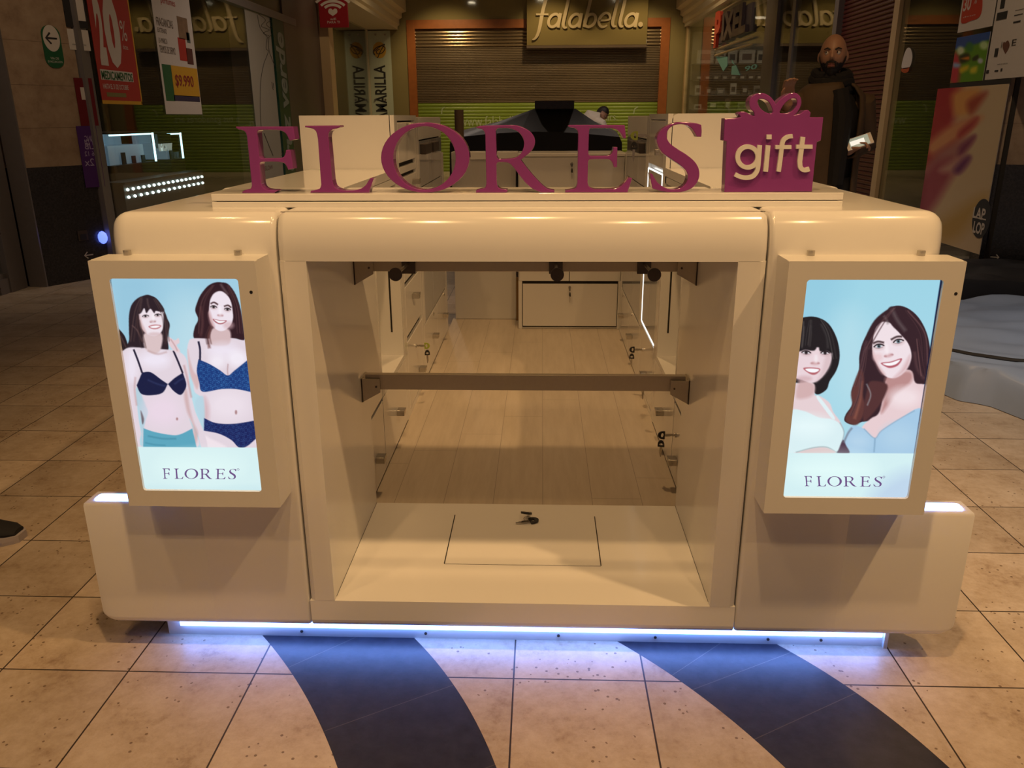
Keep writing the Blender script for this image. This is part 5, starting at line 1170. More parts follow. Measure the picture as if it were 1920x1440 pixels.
def nails(p):
    p.c[:] = (206, 184, 150); p.poly([(1745, 165), (1800, 160), (1795, 200), (1790, 235), (1830, 225), (1800, 260), (1770, 300), (1720, 330), (1700, 330)], (168, 40, 62), 10)
    p.poly([(1785, 180), (1800, 168), (1835, 165), (1835, 185), (1815, 215), (1790, 215)], (222, 160, 96), 8); p.poly([(1815, 190), (1850, 172), (1838, 195), (1820, 215)], (168, 74, 66), 7)
    p.poly([(1740, 270), (1790, 230), (1840, 218), (1828, 235), (1790, 265), (1750, 290)], (214, 150, 110), 8); p.poly([(1800, 245), (1832, 220), (1825, 236), (1800, 258)], (170, 52, 70), 6)
    p.poly([(1725, 330), (1760, 285), (1800, 265), (1825, 258), (1800, 290), (1765, 330), (1740, 360)], (176, 120, 120), 9); p.poly([(1800, 275), (1828, 254), (1820, 272), (1798, 296)], (128, 54, 100), 6)
    p.poly([(1715, 370), (1740, 320), (1765, 300), (1800, 300), (1780, 340), (1740, 400), (1715, 400)], (160, 70, 96), 10); p.poly([(1760, 320), (1795, 296), (1818, 295), (1800, 322)], (196, 150, 140), 7); p.poly([(1788, 318), (1812, 293), (1820, 298), (1800, 325)], (110, 50, 110), 6)
    p.poly([(1700, 440), (1730, 330), (1715, 440)], (120, 30, 60), 12, .8); p.poly([(1720, 450), (1800, 390), (1850, 365), (1830, 400), (1790, 450)], (188, 150, 70), 14, .7)
obj('backing', prect((1718, 440), (1893, 157), WR, .001, .002, pr_), PAPER, t)
picture('print', t, ((1718, 440), (1893, 157)), pr_, 70, 110, .0035, nails, WR)
t = thing('poster', 'colourful green leaflet with a blue top edge on the right window', 'poster', tuple(at(1815, 152, **pr_)), 'paper posters on the shop windows')
def leaf(p):
    p.c[:] = (96, 150, 44); p.poly([(1780, 95), (1780, 60), (1870, 40), (1870, 70), (1800, 92)], (40, 84, 160), 3, 1, False)
    p.poly([(1780, 150), (1788, 100), (1800, 112), (1796, 156)], (196, 62, 80), 5); p.ell(1801, 95, 7, 8, (210, 226, 190), 3); p.ell(1845, 85, 8, 8, (190, 220, 160), 3); p.ell(1818, 88, 7, 9, (60, 130, 70), 3)
    p.poly([(1800, 105), (1815, 100), (1818, 112), (1803, 118)], (40, 50, 40), 3); p.poly([(1802, 110), (1816, 106), (1816, 112)], (216, 130, 40), 2); p.poly([(1824, 108), (1834, 103), (1834, 112), (1824, 114)], (50, 60, 44), 2)
    p.poly([(1800, 128), (1815, 122), (1815, 130), (1802, 137)], (212, 190, 50), 3); p.poly([(1820, 128), (1832, 124), (1830, 136), (1820, 137)], (206, 200, 60), 3); p.ell(1838, 114, 5, 5, (190, 200, 210), 2)
    p.poly([(1788, 118), (1800, 120), (1798, 126), (1788, 126)], (150, 180, 220), 3)
picture('print', t, ((1782, 156), (1858, 59)), pr_, 60, 60, .0035, leaf, WR); obj('backing', prect((1782, 156), (1858, 59), WR, .001, .002, pr_), PAPER, t)
t = thing('poster', 'white offer sheet with a red 30 percent burst high on the right window', 'poster', tuple(at(1825, 62, **pr_)), 'paper posters on the shop windows')
a = at(1795, 62, **pr_); c = at(1859, 56, **pr_); obj('sheet', MB().slab([a, np.array((a[0], c[1], a[2])), np.array((a[0], c[1], 2.6)), np.array((a[0], a[1], 2.6))], .002), PAPER, t)
fr_ = lambda u, v, h: tuple(at(u, v, x=XR-.0175)-np.array((h, 0, 0)))
lp = smooth_path([(1802, 40), (1806, 10), (1812, -18), (1838, -22), (1842, 10), (1836, 32), (1818, 40), (1808, 44)], 5); Q = [at(u, v, x=XR-.0175) for u, v in lp]
vs, fs = fill_mesh([[(-q[1], q[2]) for q in Q]], .001); mb = MB(); mb.add([(XR-.018-v[2], -v[0], v[1]) for v in vs], fs); obj('burst', mb, mat('burst_red', (.50, .035, .012), .5, lincol=True), t)
mb = MB(); ptext(mb, '30', (1806, 22), (1824, -8), WR, .003, 0, pr_, bold=.02); ptext(mb, '%', (1826, 8), (1834, -8), WR, .003, 0, pr_); ptext(mb, 'dcto', (1806, 34), (1830, 26), WR, .003, 0, pr_); obj('number', mb, PAPER, t)
t = thing('poster', 'white sheet of black logos and a heart at the pillar end of the right window', 'poster', tuple(at(1870, 148, **pr_)), 'paper posters on the shop windows')
a = at(1846, 150, **pr_); obj('sheet', MB().slab([a, np.array((a[0], a[1]-.72, a[2])), np.array((a[0], a[1]-.72, 2.6)), np.array((a[0], a[1], 2.6))], .002), PAPER, t)
for p0, p1 in (((1868, 39), (1890, 20)), ((1875, 17), (1886, -4)), ((1864, 107), (1873, 90)), ((1849, 138), (1855, 131)), ((1865, 135), (1872, 131)), ((1876, 134), (1880, 128)), ((1904, 20), (1920, 16)), ((1902, 30), (1918, 25)), ((1900, 44), (1914, 38))):
    a, c = at(*p0, **pr_), at(*p1, **pr_); obj('logo', MB().box(XR-.0185, XR-.0165, min(a[1], c[1]), max(a[1], c[1]), min(a[2], c[2]), max(a[2], c[2])), INK, t)
lp = smooth_path([(1885, 101, 1), (1880, 88), (1882, 79), (1885, 80, 1), (1890, 76), (1893, 84), (1890, 93)], 5); Q = [at(u, v, x=XR-.0175) for u, v in lp]
vs, fs = fill_mesh([[(-q[1], q[2]) for q in Q]], .001); mb = MB(); mb.add([(XR-.018-v[2], -v[0], v[1]) for v in vs], fs); obj('heart', mb, mat('brown_heart', (.15, .06, .04), .5, lincol=True), t)
mb = MB(); ptext(mb, 'I', (1877, 90), (1880, 78), WR, .002, 0, pr_); ptext(mb, 'E', (1897, 86), (1907, 73), WR, .002, 0, pr_); ptext(mb, 'todo lo tienes', (1870, 122), (1890, 117), WR, .002, 0, pr_); obj('lettering', mb, INK, t)
o = obj('black_strip', prect((1780, 167), (1896, 147), WR, .0005, .002, pr_), INK); tag(o, 'black band across the right window between leaflets and nail poster', 'strip')
t = thing('door_tag', 'pale oval tag with an orange tip hanging on the right window', 'tag', tuple(at(1702, 138, **pr_)))
lp = smooth_path([(1691, 128), (1694, 108), (1700, 92), (1706, 90), (1710, 100), (1710, 112), (1705, 126)], 5); Q = [at(u, v, **pr_) for u, v in lp]
vs, fs = fill_mesh([[(-q[1], q[2]) for q in Q]], .003); obj('card', MB().add([(XR-.016-v[2], -v[0], v[1]) for v in vs], fs), PAPER, t)
lp = smooth_path([(1691, 128, 1), (1705, 126, 1), (1703, 134), (1696, 137), (1690, 133)], 4); Q = [at(u, v, **pr_) for u, v in lp]
vs, fs = fill_mesh([[(-q[1], q[2]) for q in Q]], .003); obj('orange_tip', MB().add([(XR-.016-v[2], -v[0], v[1]) for v in vs], fs), mat('tag_orange', (.40, .07, .015), .5, lincol=True), t)
t = thing('round_sticker', 'round dark blue sticker reading LAP LOP low on the right window', 'sticker', tuple(at(1838, 455, x=XR-.02)))
c = at(1840, 410, x=XR-.021); vs, fs = fill_mesh([el(0, 0, .135, .155, 36)], .003); obj('disc', lay(MB(), (vs, fs), c, *WR), mat('navy_disc', (.018, .024, .038), .5, lincol=True), t)
mb = MB(); ptext(mb, 'LAP', (1824, 408), (1850, 392), WR, .003, 0, dict(x=XR-.021), bold=.03); ptext(mb, 'LOP', (1824, 436), (1848, 419), WR, .003, 0, dict(x=XR-.021), bold=.03); wtext(mb, 'I', c+WR[2]*.002, .15, .010, WR); obj('lettering', mb, PAPER, t)
RPN = np.array((-.38, -.83, 0)); RPN /= np.linalg.norm(RPN); RPE = np.array((.83, -.38, 0)); RPE /= np.linalg.norm(RPE)
c2 = atp(1865, 482, (3.62, 4.93, 0), RPN)+RPN*.004; mb = MB(); cf = lambda u, v, h: tuple(c2+RPE*u+np.array((0, 0, v))+RPN*h)
ribbon3(mb, [(-.03, 0, 1), (.03, 0, 1)], .008, cf, .001, 2); ribbon3(mb, [(.008, .022, 1), (.03, 0, 1), (.008, -.022, 1)], .008, cf, .0012, 2)
tag(obj('arrow_sticker', mb, PAPER), 'small pale right arrow on the dark base of the right pillar', 'sticker')
# neon style hanging sign and shelves of the right back shop
t = thing('hanging_sign', 'dark violet block letter sign with a red first letter in the right shop window', 'sign', (3.64, 14.5, 2.7))
NEO = mat('violet_letters', (.055, .040, .055), .4, lincol=True); BAR = mat('sign_bars', (.40, .30, .18), .4, lincol=True)
pn = dict(x=3.55)
obj('backing', MB().box(3.56, 3.60, 13.2, 16.1, 2.72, 3.16), mat('violet_backing', (.10, .08, .10), .5, lincol=True), t)
mb = MB(); wtext(mb, 'P', (3.555, 15.7, 2.98), .55, .66, WR, .06, bold=.05); o = obj('first_letter', mb, mat('neon_red', (.48, .05, .03), .4, lincol=True), t)
mb = MB(); wtext(mb, 'IXEL', (3.555, 14.3, 2.96), 1.95, .50, WR, .06, bold=.05); obj('letters', mb, NEO, t)
mb = MB()
for dz in (-.34, -.45, .34): mb.tube([(3.57, 16.1-(.3 if dz > 0 else 0), 2.92+dz+.05), (3.55, 14.6, 2.96+dz), (3.55, 13.0, 2.94+dz)], .02, 8)
obj('bars', mb, BAR, t)
t = thing('display_shelf', 'grey shelf wall full of small boxed goods in the right back shop', 'shelf', (4.75, 19.6, 0))
SH = mat('shelf_grey', (.13, .12, .11), .5, lincol=True); SHD = mat('shelf_dark', (.03, .028, .026), .5, lincol=True)
obj('back', MB().box(3.72, 5.6, 19.74, 19.9, 0, 3.3), mat('shelf_back', (.27, .24, .19), .6, lincol=True), t)
zs = [2.56, 2.19, 1.85, 1.51, 1.15]
for z in zs: obj('board', MB().box(3.72, 5.6, 19.40, 19.735, z-.025, z), SHD if z > 2 else SH, t)
obj('dark_row', MB().box(3.74, 5.58, 19.70, 19.735, 2.19, 2.54), SHD, t)
PC = [mat('pack_white', (.42, .38, .32), .5, lincol=True), mat('pack_black', (.025, .02, .02), .5, lincol=True), mat('pack_brown', (.10, .06, .04), .5, lincol=True), mat('pack_grey', (.16, .15, .13), .5, lincol=True)]
PACK = []
def pack_proto(w, h, mt_, ink):
    mb = MB().box(-w/2, w/2, -.05, .05, 0, h, .004); mb2 = MB().box(-w*.3, w*.3, -.053, -.0495, h*.25, h*.7)
    o = obj('boxed_product', mb, mt_, base=(0, 0, 0)); c = obj('print', mb2, ink, o); return o
rnd = random.Random(5); first = True
rows = [(2.56, [(.40, .31, 0, 3), (.24, .30, 0, 1), (.22, .30, 0, 1), (.38, .31, 0, 2), (.18, .29, 0, 1)]), (2.19, [(.15, .11, 1, 0)]*8), (1.85, [(.14, .22, 0, 2), (.13, .18, 2, 0), (.20, .15, 3, 0), (.15, .26, 0, 1), (.16, .20, 1, 0), (.2, .2, 3, 1)]), (1.51, [(.18, .12, 0, 1), (.22, .2, 1, 0), (.15, .24, 2, 0), (.2, .16, 3, 1), (.18, .2, 1, 0)])]
rl = {2.56: 'white boxed product with a dark print on the top shelf of the right back shop', 2.19: 'small black boxed product on the dark second shelf of the right back shop', 1.85: 'small boxed product on the third shelf of the right back shop', 1.51: 'small boxed product on the lowest visible shelf of the right back shop'}
rg_ = {2.56: 'boxes on the top shelf', 2.19: 'boxes on the second shelf', 1.85: 'boxes on the third shelf', 1.51: 'boxes on the lowest shelf'}
protos = {}
for z, items in rows:
    x = 3.80
    for w, h, ci, ki in items:
        k = (w, h, ci, ki)
        if k not in protos:
            o = pack_proto(w, h, PC[ci], PC[ki]); protos[k] = o; o.location = (x+w/2, 19.52, z)
        else: o = dup(protos[k], (x+w/2, 19.52, z))
        tag(o, rl[z], 'box', rg_[z]); x += w+(1.62-sum(q[0] for q in items))/max(1, len(items)-1)
t = thing('painted_reflection', 'painted reflection of turquoise angular shapes and numerals on the right back shop window', 'reflection', (3.588, 14, 2.2))  # reflection in the pane put in as coloured, faintly emissive shapes
TQ = mat('turquoise_reflection', (.16, .34, .30), .5, emit=(.05, .13, .11), estr=1., lincol=True)
mb = MB()
for tri in (((1342, 106), (1364, 106), (1364, 122), (1356, 134)), ((1372, 111), (1378, 122), (1372, 118)), ((1372, 124), (1380, 122), (1388, 141), (1371, 140))):
    Q = [tuple(at(u, v, x=3.590)) for u, v in tri]; mb.add(Q, [tuple(range(len(Q)))])
ptext(mb, '90', (1396, 134), (1420, 119), WR, .0, 0, dict(x=3.590), bold=.02); obj('shapes', mb, TQ, t, fixn=False)
# --- things standing behind the kiosk
CLOTH = mat('black_cover', (.010, .009, .008), .55, var=.2, scale=6, lincol=True)
t = thing('covered_stand', 'stand wrapped in a black pointed cover with a dark box on top, behind the kiosk', 'covered stand', (.05, 6.3, 0))
base = [(-.80, 5.95), (.78, 5.95), (.78, 7.1), (-.80, 7.1)]; apex = [(-.03, 6.2), (.36, 6.2), (.36, 6.7), (-.03, 6.7)]
def ringz(poly, z, n=10, sag=0.):
    out = []
    for i in range(4):
        a, c = np.array(poly[i]), np.array(poly[(i+1) % 4])
        for k in range(n):
            q = a+(c-a)*k/n; out.append((q[0], q[1], z+sag*math.sin(math.pi*k/n)))
    return out
mid = [tuple(np.array(a)*.45+np.array(c)*.55) for a, c in zip(base, apex)]
mb = MB(); mb.loft([ringz(base, 0), ringz([(x*1.02, y) for x, y in base], .6), ringz(base, 1.12, sag=.03), ringz([(x*.97, y) for x, y in base], 1.17, sag=.05), ringz(mid, 1.295, sag=.012), ringz(apex, 1.42)], True); obj('cover', mb, CLOTH, t)
mb = MB(); mb.box(-.02, .345, 6.15, 6.5, 1.415, 1.49, .006); o = obj('box', mb, mat('dark_brown_box', (.022, .012, .008), .25, lincol=True)); tag(o, 'small dark box standing on the peak of the black cover', 'box')
o = obj('cardboard_tube', MB().tube([(-.463, 3.43, 1.14), (-.463, 3.43, 1.392)], .028, 20), mat('tube_brown', (.10, .065, .04), .6, lincol=True)); tag(o, 'upright brown tube standing on the rear counter slab', 'tube')
# tarpaulin and dark cloth on the right
def heap(name, poly, h, mt_, label, cat, seed, rings=40, fold=1.):
    P = np.array(smooth_path(poly, 7)); cen = P.mean(0); n = len(P); r = random.Random(seed)
    wv = [(r.uniform(-6, 6), r.uniform(-11, 11), r.uniform(0, 6.28), r.uniform(.2, 1)) for _ in range(9)]
    mb = MB(); R_ = []
    for k in range(rings+1):
        t = 1-(k/rings)**1.6*.985; ring = []
        for q in P:
            x, y = cen+(q-cen)*t; w = sum(a_*abs(math.sin(a*x+b_*y+c_+.8*math.sin(3*x))) for a, b_, c_, a_ in wv)/sum(q_[3] for q_ in wv)
            e = min(1, (1-t)/.10); z = h*(1-(1-e)**2)*(.42+fold*.58*w)+.003
            if t > .93: x += .012*math.sin(37*q[0]+29*q[1]); y += .010*math.sin(31*q[0]-23*q[1])
            ring.append((x, y, z))
        R_.append(ring)
    mb.loft(R_, True, False); mb.f.append(tuple(len(mb.v)-n+i for i in range(n))); mb.sm.append(True)
    mb.f.append(tuple(range(n))[::-1]); mb.sm.append(False)
    t = thing(name, label, cat, (cen[0], cen[1], 0)); obj('sheet', mb, mt_, t); return t, (wv, h, fold)
def fold_z(x, y, pr): wv, h, fold = pr; return h*(.42+fold*.58*sum(a_*abs(math.sin(a*x+b_*y+c_+.8*math.sin(3*x))) for a, b_, c_, a_ in wv)/sum(q_[3] for q_ in wv))+.006
TARP = mat('grey_blue_sheet', (.33, .42, .62), .38, var=.10, scale=3, lincol=True)
t, pr0 = heap('tarpaulin', [(2.02, 2.5), (2.10, 2.10), (2.22, 1.98, 1), (2.30, 1.80, 1), (2.60, 1.78), (3.1, 2.0), (4.0, 2.4), (4.3, 3.3), (3.7, 3.8), (2.95, 3.85), (2.35, 3.4)], .20, TARP, 'crumpled grey blue plastic sheet spread on the tiles right of the kiosk', 'tarpaulin', 11)
mb = MB(); pts = [(2.15, 2.45), (2.30, 2.32), (2.46, 2.22), (2.62, 2.20), (2.85, 2.30), (3.2, 2.36)]; mb.tube([(x, y, fold_z(x, y, pr0)) for x, y in smooth_path(pts, 6, False)], .011, 6); obj('dark_edging', mb, INK, t)
t, _ = heap('dark_cloth', [(2.8, 4.0), (3.4, 3.93), (4.3, 3.9), (4.5, 4.4), (3.6, 4.75), (2.95, 4.6)], .30, mat('black_sheet', (.016, .016, .022), .6, lincol=True), 'heap of black cloth on the floor behind the grey blue sheet', 'cloth', 9)
area((5.0, 17.6, 3.38), 1.6, .5, 26, (1, .80, .58)); area((-6.3, 9.0, 3.38), 2.0, .5, 7, (1, .78, .55)); area((-6.2, 17.0, 3.38), 1.5, .5, 8, (1, .78, .52)); area((5.6, 6.2, 3.38), 1., .5, 3, (1, .78, .55))  # unseen area lights added to brighten the dark shop interiors

# ================================================================== people
SKIN = mat('skin', (.40, .215, .135), .5, var=.06, scale=40, lincol=True)
HAIRD = mat('dark_hair', (.016, .011, .009), .6, var=.3, scale=60, lincol=True)
COAT = mat('olive_brown_coat', (.085, .052, .026), .75, var=.2, scale=12, lincol=True)
NAVYK = mat('black_knit', (.008, .007, .008), .85, var=.2, scale=30, lincol=True)
EYEW = mat('eye_white', (.6, .55, .5), .3, lincol=True); IRIS = mat('iris', (.02, .012, .008), .25, lincol=True)
LIP = mat('lips', (.30, .11, .09), .5, lincol=True)
def rot(p, th, base):
    x, y, z = p; return (base[0]+x*math.cos(th)-y*math.sin(th), base[1]+x*math.sin(th)+y*math.cos(th), base[2]+z)
def head_verts(c, yaw, pitch=0., s=1.):
    """a head with brow, nose, lips, chin; local -y is the face"""
    bm = bmesh.new(); bmesh.ops.create_icosphere(bm, subdivisions=5, radius=1); 
    for v in bm.verts:
        x, y, z = v.co; fr = max(0, -y)
        hx, hy, hz = .076, .098, .118
        if z < 0: hx *= 1-.30*(-z)**1.6; hy *= 1-.14*(-z)**2
        X, Y, Z = x*hx, y*hy, z*hz
        if y > 0 and z < -.2: Y *= 1-.35*min(1, (-z-.2)*1.4)          # nape
        g_ = lambda u, w, su, sw: math.exp(-((x-u)/su)**2-((z-w)/sw)**2)*(1 if y < 0 else 0)
        Y -= .024*math.exp(-(x/.13)**2)*math.exp(-((z+.22)/.13)**2)*fr**.5+.012*math.exp(-(x/.10)**2)*math.exp(-((z+.03)/.2)**2)*fr**.5
        Y += .010*(g_(-.42, .03, .2, .13)+g_(.42, .03, .2, .13))
        Y -= .005*(g_(-.4, .20, .3, .08)+g_(.4, .20, .3, .08))
        Y -= .007*g_(0, -.52, .26, .05)+.006*g_(0, -.60, .22, .05)-.004*g_(0, -.56, .25, .02)
        Y -= .010*g_(0, -.88, .3, .14)
        v.co = Vector((X*s, Y*s, Z*s))
    R_ = Matrix.Rotation(yaw, 4, 'Z') @ Matrix.Rotation(pitch, 4, 'X')
    for v in bm.verts: v.co = R_ @ v.co + Vector(c)
    return bm, R_
def remesh(name, mb, m, parent, vox):
    o = obj(name, mb, m, parent)
    md = o.modifiers.new('r', 'REMESH'); md.mode = 'VOXEL'; md.voxel_size = vox; md.use_smooth_shade = True
    sm = o.modifiers.new('s', 'SMOOTH'); sm.iterations = 4; sm.factor = .4
    me = evalmesh(o); o.modifiers.clear(); old = o.data; o.data = me; bpy.data.meshes.remove(old); me.name = name
    if not me.materials: me.materials.append(m)
    return o
def hand(mb, wrist, d, n, curl=.6, s=1., side=1, spread=.12):
    """palm, four unequal fingers and a thumb from its side; d = finger direction, n = palm normal (side the fingers close to)"""
    w, d, n = Vector(wrist), Vector(d).normalized(), Vector(n); n = (n-d*n.dot(d)).normalized(); l = d.cross(n)*side
    P = lambda a, b_, c_: tuple(w+(d*a+l*b_+n*c_)*s)
    for b_ in (-.026, -.009, .009, .026): mb.tube([P(-.01, b_*.6, 0), P(.04, b_*.9, 0), P(.088, b_, 0)], [.016*s, .0165*s, .012*s], 8)
    for b_, ln in ((-.030, .066), (-.010, .082), (.011, .088), (.031, .078)):
        a0, c0 = .088, 0.; pts = [P(a0, b_, c0)]; ang = 0
        for f, k in ((.45, .55), (.30, .9), (.25, .8)):
            ang += curl*k; a0 += ln*f*math.cos(ang); c0 += ln*f*math.sin(ang); pts.append(P(a0, b_*(1+spread), c0))
        mb.tube(pts, [.0095*s, .009*s, .0082*s, .0066*s], 8)
    t0 = P(.018, .030, .006); t1 = P(.045, .052, .020); t2 = P(.074, .056, .034); t3 = P(.094, .048, .044)
    mb.tube([t0, t1, t2, t3], [.014*s, .0115*s, .010*s, .0075*s], 8)
def face_parts(t, c, R_, s=1., beard=True):
    T = lambda x, y, z: tuple(R_ @ Vector((x*s, y*s, z*s))+Vector(c))
    for sx in (-1, 1):
        e = obj('eye', MB().ball(T(sx*.031, -.0775, .004), .0125*s, 2), EYEW, t)
        obj('iris', MB().ball(T(sx*.031-.004, -.0875, .006), .0052*s, 2, (1, .6, 1)), IRIS, e)
        obj('eyebrow', MB().tube([T(sx*.013, -.094, .020), T(sx*.030, -.095, .029), T(sx*.048, -.084, .024)], [.0045*s, .0052*s, .003*s], 8), HAIRD, t)
    obj('lips', MB().tube([T(-.018, -.093, -.062), T(0, -.103, -.060), T(.018, -.093, -.062)], [.003*s, .0055*s, .003*s], 8).tube([T(-.016, -.093, -.069), T(0, -.102, -.071), T(.016, -.093, -.069)], [.003*s, .006*s, .003*s], 8), LIP, t)
# --- bearded man beside the right counter
TH = math.radians(4); BASE = (1.80, 3.5, 0)
man = thing('person', 'bald bearded man in olive coat and black scarf holding a phone, right hand raised', 'person', BASE)
Lp = lambda *p: rot(p, TH, BASE)
HC = tuple(at(1562, 104, y=3.46)); PH = at(1611, 266, y=3.30)
wr = tuple(PH+np.array((-.045, .06, -.055))); hw = tuple(at(1478, 192, y=3.22))
mb = MB()
mb.tube([Lp(0, .01, .90), Lp(0, .01, 1.05), Lp(0, .0, 1.25), Lp(0, .0, 1.40), Lp(0, .01, 1.47)], [.125, .12, .125, .12, .075], 16)
mb.tube([Lp(0, .015, 1.44), (HC[0], HC[1]+.02, HC[2]-.06)], [.062, .056], 14)
for sx in (-1, 1):
    mb.tube([Lp(sx*.09, 0, .95), Lp(sx*.10, -.01, .50), Lp(sx*.11, .01, .09), Lp(sx*.11, .0, .05)], [.095, .062, .042, .045], 12)
    mb.tube([Lp(sx*.11, .03, .045), Lp(sx*.12, -.14, .035)], [.042, .034], 10)
EL_R = Lp(-.285, -.06, 1.19); EL_L = Lp(.27, .03, 1.17)
mb.tube([Lp(-.10, 0, 1.42), Lp(-.19, 0, 1.43), EL_R, hw], [.06, .062, .045, .030], 12)
mb.tube([Lp(.10, 0, 1.42), Lp(.19, 0, 1.43), EL_L, wr], [.06, .062, .045, .030], 12)
hand(mb, hw, (-.12, -.18, .95), (.25, -.9, -.2), .75, 1.0, -1)
hand(mb, wr, (.75, -.45, .45), (.1, -.45, -.9), .95, 1.0, -1)
bm, RH = head_verts(HC, math.radians(-21), math.radians(-4)); mb.bm(bm)
for sx in (-1, 1):
    q = RH @ Vector((sx*.078, .012, -.008))+Vector(HC); mb.ball(tuple(q), .03, 2, (.35, .6, 1.05))
body = remesh('body', mb, SKIN, man, .0075)
face_parts(man, HC, RH)
bm, _ = head_verts(HC, math.radians(-21), math.radians(-4), 1.035); Ri = RH.inverted()
keep = []
for v in bm.verts:
    l = Ri @ (v.co-Vector(HC)); x, y, z = l
    lim = -.048 if abs(x) > .028 else (-.074 if abs(x) < .022 and z > -.082 else -.05)
    if y > .02: lim = -.2
    if abs(x) > .052: lim = -.005 if -.04 < y < .005 else lim
    if z < lim: keep.append(v); v.co = v.co + RH @ Vector((0, -.004 if y < 0 else 0, -.012 if z < -.09 else 0))
bmesh.ops.delete(bm, geom=[v for v in bm.verts if v not in set(keep)], context='VERTS'); obj('beard', MB().bm(bm, smooth=True), HAIRD, man)
mb = MB(); T = lambda x, y, z: tuple(RH @ Vector((x, y, z))+Vector(HC))
mb.tube([T(-.030, -.092, -.072), T(-.022, -.101, -.050), T(0, -.108, -.045), T(.022, -.101, -.050), T(.030, -.092, -.072)], [.006, .007, .007, .007, .006], 8); obj('moustache', mb, HAIRD, man)
mb = MB()
mb.loft([[Lp(rx*math.cos(a), ry*math.sin(a)+.005, z) for a in np.linspace(0, 2*math.pi, 25)[:-1]] for z, rx, ry in ((.88, .17, .135), (1.0, .172, .14), (1.2, .178, .145), (1.36, .19, .15), (1.45, .15, .125), (1.50, .10, .10))])
obj('dark_top', mb, NAVYK, man)
mb = MB()
for z, r, rr_ in ((1.505, .085, .042), (1.545, .088, .040), (1.58, .085, .032)):
    mb.tube([Lp(r*1.1*math.cos(a), r*math.sin(a)+.005, z+.02*math.sin(a)+.006*math.sin(5*a)) for a in np.linspace(0, 2*math.pi, 25)], rr_, 10, False)
mb.tube([Lp(.0, -.13, 1.49), Lp(.02, -.16, 1.35), Lp(.02, -.165, 1.15), Lp(.02, -.16, .95)], [.05, .06, .055, .05], 10)
obj('scarf', mb, NAVYK, man)
mb = MB(); op0, op1 = math.radians(-50), math.radians(278); rings = []
for z, rx, ry in ((.62, .235, .185), (.85, .225, .18), (1.05, .22, .175), (1.25, .225, .175), (1.38, .228, .172), (1.46, .212, .165), (1.51, .165, .145), (1.535, .125, .125)):
    rings.append([Lp(rx*math.cos(a), ry*math.sin(a)+.005, z) for a in np.linspace(op0, op1, 30)])
mb.loft(rings, True, False, False)
mb.tube([Lp(-.13, 0, 1.42), Lp(-.20, 0, 1.41), tuple(np.array(EL_R)*.5+np.array(Lp(-.2, 0, 1.41))*.5), EL_R, tuple(np.array(EL_R)*.45+np.array(hw)*.55), tuple(np.array(EL_R)*.12+np.array(hw)*.88)], [.075, .088, .075, .066, .058, .050], 14, False)
mb.tube([Lp(.13, 0, 1.42), Lp(.20, 0, 1.41), tuple(np.array(EL_L)*.5+np.array(Lp(.2, 0, 1.41))*.5), EL_L, tuple(np.array(EL_L)*.45+np.array(wr)*.55), tuple(np.array(EL_L)*.12+np.array(wr)*.88)], [.075, .088, .075, .066, .058, .050], 14, False)
co = obj('coat', mb, COAT, man); so = co.modifiers.new('thick', 'SOLIDIFY'); so.thickness = .012; so.offset = -1
mb = MB()
for sx in (-1, 1): mb.tube([Lp(sx*.085, 0, .98), Lp(sx*.10, -.01, .50), Lp(sx*.11, .01, .08)], [.118, .088, .082], 14)
obj('trousers', mb, NAVYK, man)
for sx in (-1, 1):
    mb = MB(); mb.loft([[Lp(sx*.113+w*math.cos(a), y+0*a, max(.0, h*(.5+.5*math.sin(a)))) for a in np.linspace(0, 2*math.pi, 15)[:-1]] for y, w, h in ((.10, .035, .10), (.06, .05, .13), (-.04, .052, .11), (-.13, .052, .075), (-.19, .035, .05))]); obj('shoe', mb, NAVYK, man)
ph = thing('phone', 'white edged phone with bright screen held by the bearded man', 'phone', tuple(PH))
ax = Vector((.93, -.15, .33)).normalized(); nn = Vector((-.15, -.80, .58)); nn = (nn-ax*nn.dot(ax)).normalized(); up = nn.cross(ax)
def pb(a0, a1, b0, b1, c0, c1):
    mb = MB(); P_ = Vector(PH); vs = [tuple(P_+ax*a+up*b_+nn*c_) for c_ in (c0, c1) for b_ in (b0, b1) for a in (a0, a1)]
    return mb.add(vs, [(0, 2, 3, 1), (4, 5, 7, 6), (0, 1, 5, 4), (2, 6, 7, 3), (0, 4, 6, 2), (1, 3, 7, 5)])
obj('case', pb(-.074, .074, -.037, .037, -.004, .004), mat('phone_white', (.55, .48, .46), .3, lincol=True), ph)
obj('screen', pb(-.055, .055, -.033, .033, .004, .0048), mat('phone_screen', (.02, .02, .02), .2, emit='#8f9c8c', estr=.8, lincol=True), ph)
obj('picture', pb(-.05, .03, -.014, .016, .0048, .0052), mat('phone_bright', (.02, .02, .02), .2, emit='#ece8da', estr=1., lincol=True), ph)
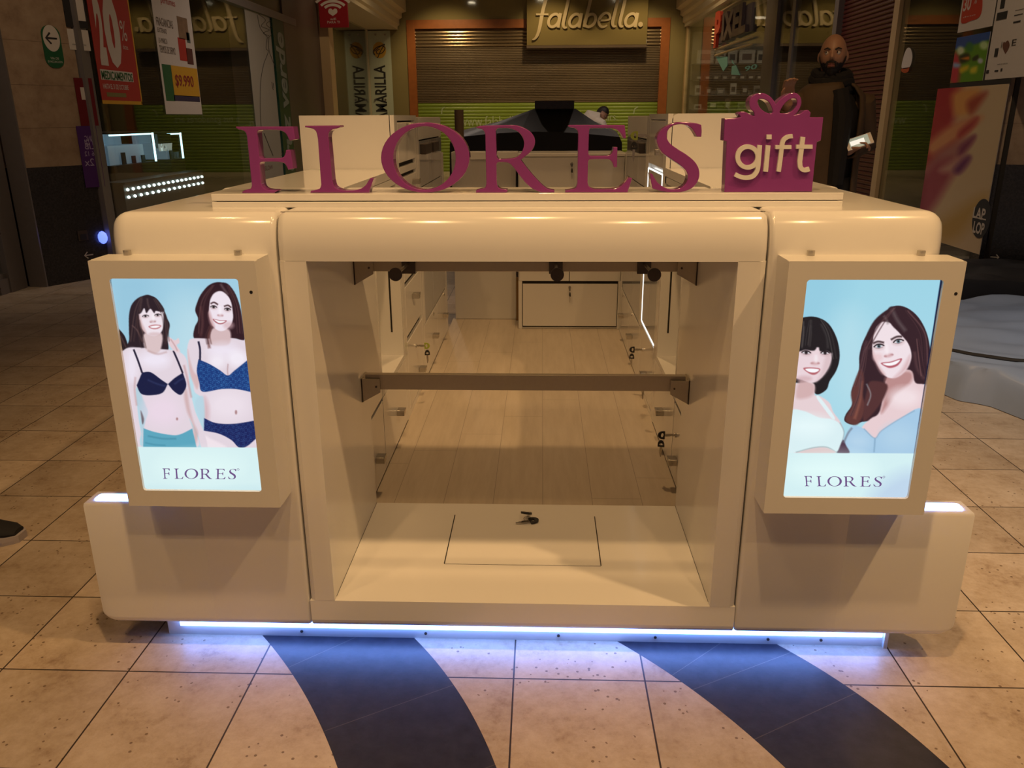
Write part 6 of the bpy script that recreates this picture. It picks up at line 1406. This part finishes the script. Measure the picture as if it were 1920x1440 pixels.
# --- person bending down far behind
B2 = (.80, 11.2, 0)
p2 = thing('person', 'person in a pale shirt bending over behind the black covered stand', 'person', B2)
q = lambda x, y, z: (B2[0]+x, B2[1]+y, z)
mb = MB()
mb.tube([q(-.12, .02, .95), q(-.07, .0, 1.18), q(.05, -.02, 1.30), q(.14, -.03, 1.30)], [.14, .14, .15, .10], 14)
mb.tube([q(.13, -.03, 1.31), q(.16, .05, 1.35)], [.06, .055], 12)
hc2 = q(.17, .08, 1.395)
for sx in (-1, 1):
    mb.tube([q(-.12, sx*.09, .95), q(-.10, sx*.10, .5), q(-.14, sx*.10, .06)], [.09, .06, .045], 12); mb.tube([q(-.16, sx*.10, .04), q(.02, sx*.10, .035)], [.04, .034], 10)
    mb.tube([q(.12, sx*.18-.02, 1.28), q(.24, sx*.2-.02, 1.04), q(.30, sx*.16-.05, .82)], [.055, .042, .03], 10)
    hand(mb, q(.30, sx*.16-.05, .82), (.2, 0, -1), (.9, -.2, .1), .5, 1., sx)
bm, R2 = head_verts(hc2, math.radians(70), math.radians(35), .92); mb.bm(bm); remesh('body', mb, SKIN, p2, .010)
face_parts(p2, hc2, R2, .92)
bm, _ = head_verts(hc2, math.radians(70), math.radians(35), .97); Ri = R2.inverted()
bmesh.ops.delete(bm, geom=[v for v in bm.verts if not ((Ri @ (v.co-Vector(hc2))).z > .045 or ((Ri @ (v.co-Vector(hc2))).y > .01 and (Ri @ (v.co-Vector(hc2))).z > -.06))], context='VERTS'); obj('hair', MB().bm(bm, smooth=True), HAIRD, p2)
PALE = mat('pale_shirt', (.70, .62, .52), .7, var=.06, lincol=True)
mb = MB(); mb.tube([q(-.15, .02, .90), q(-.10, .0, 1.16), q(.03, -.02, 1.30), q(.13, -.03, 1.30)], [.165, .175, .175, .11], 16)
for sx in (-1, 1): mb.tube([q(.07, sx*.15-.02, 1.28), q(.14, sx*.19-.02, 1.25), q(.235, sx*.2-.02, 1.05), q(.29, sx*.165-.05, .86)], [.08, .075, .06, .045], 12)
obj('shirt', mb, PALE, p2)
mb = MB()
for sx in (-1, 1): mb.tube([q(-.13, sx*.075, .98), q(-.10, sx*.10, .5), q(-.14, sx*.10, .05)], [.12, .085, .075], 12)
obj('trousers', mb, NAVYK, p2)
# --- shoe of a passer-by at the left edge
t = thing('shoe', 'black low shoe with a pale rubber sole pointing right, at the left edge', 'shoe', (-1.86, .585, 0))
def shoe_sec(x, w, z0, z1, yc): return [(x, yc+w*math.cos(a), z0+(z1-z0)*(.5+.5*math.sin(a))) for a in np.linspace(0, 2*math.pi, 19)[:-1]]
secs = [(-2.02, .030, .02, .085), (-1.99, .040, .02, .10), (-1.93, .042, .02, .098), (-1.86, .046, .02, .082), (-1.79, .049, .02, .064), (-1.735, .044, .02, .052), (-1.705, .026, .02, .042)]
obj('upper', MB().loft([shoe_sec(x, w, z0, z1, .575+.02*(x+1.86)) for x, w, z0, z1 in secs]), mat('black_canvas', (.012, .012, .015), .8, lincol=True), t)
obj('sole', MB().loft([[(x, .575+.02*(x+1.86)+(w+.006)*sy, z) for sy, z in ((-1, .0), (-1.03, .012), (-1, .026), (1, .026), (1.03, .012), (1, 0))] for x, w, z0, z1 in [(-2.03, .024, 0, 0)]+secs+[(-1.695, .016, 0, 0)]], False), mat('pale_rubber', (.42, .38, .40), .6, lincol=True), t)
mb = MB()
for x in (-1.885, -1.865, -1.845): mb.tube([(x, .55, .078), (x, .575, .088), (x, .60, .078)], .003, 6)
obj('laces', mb, mat('grey_lace', (.10, .10, .11), .8, lincol=True), t)
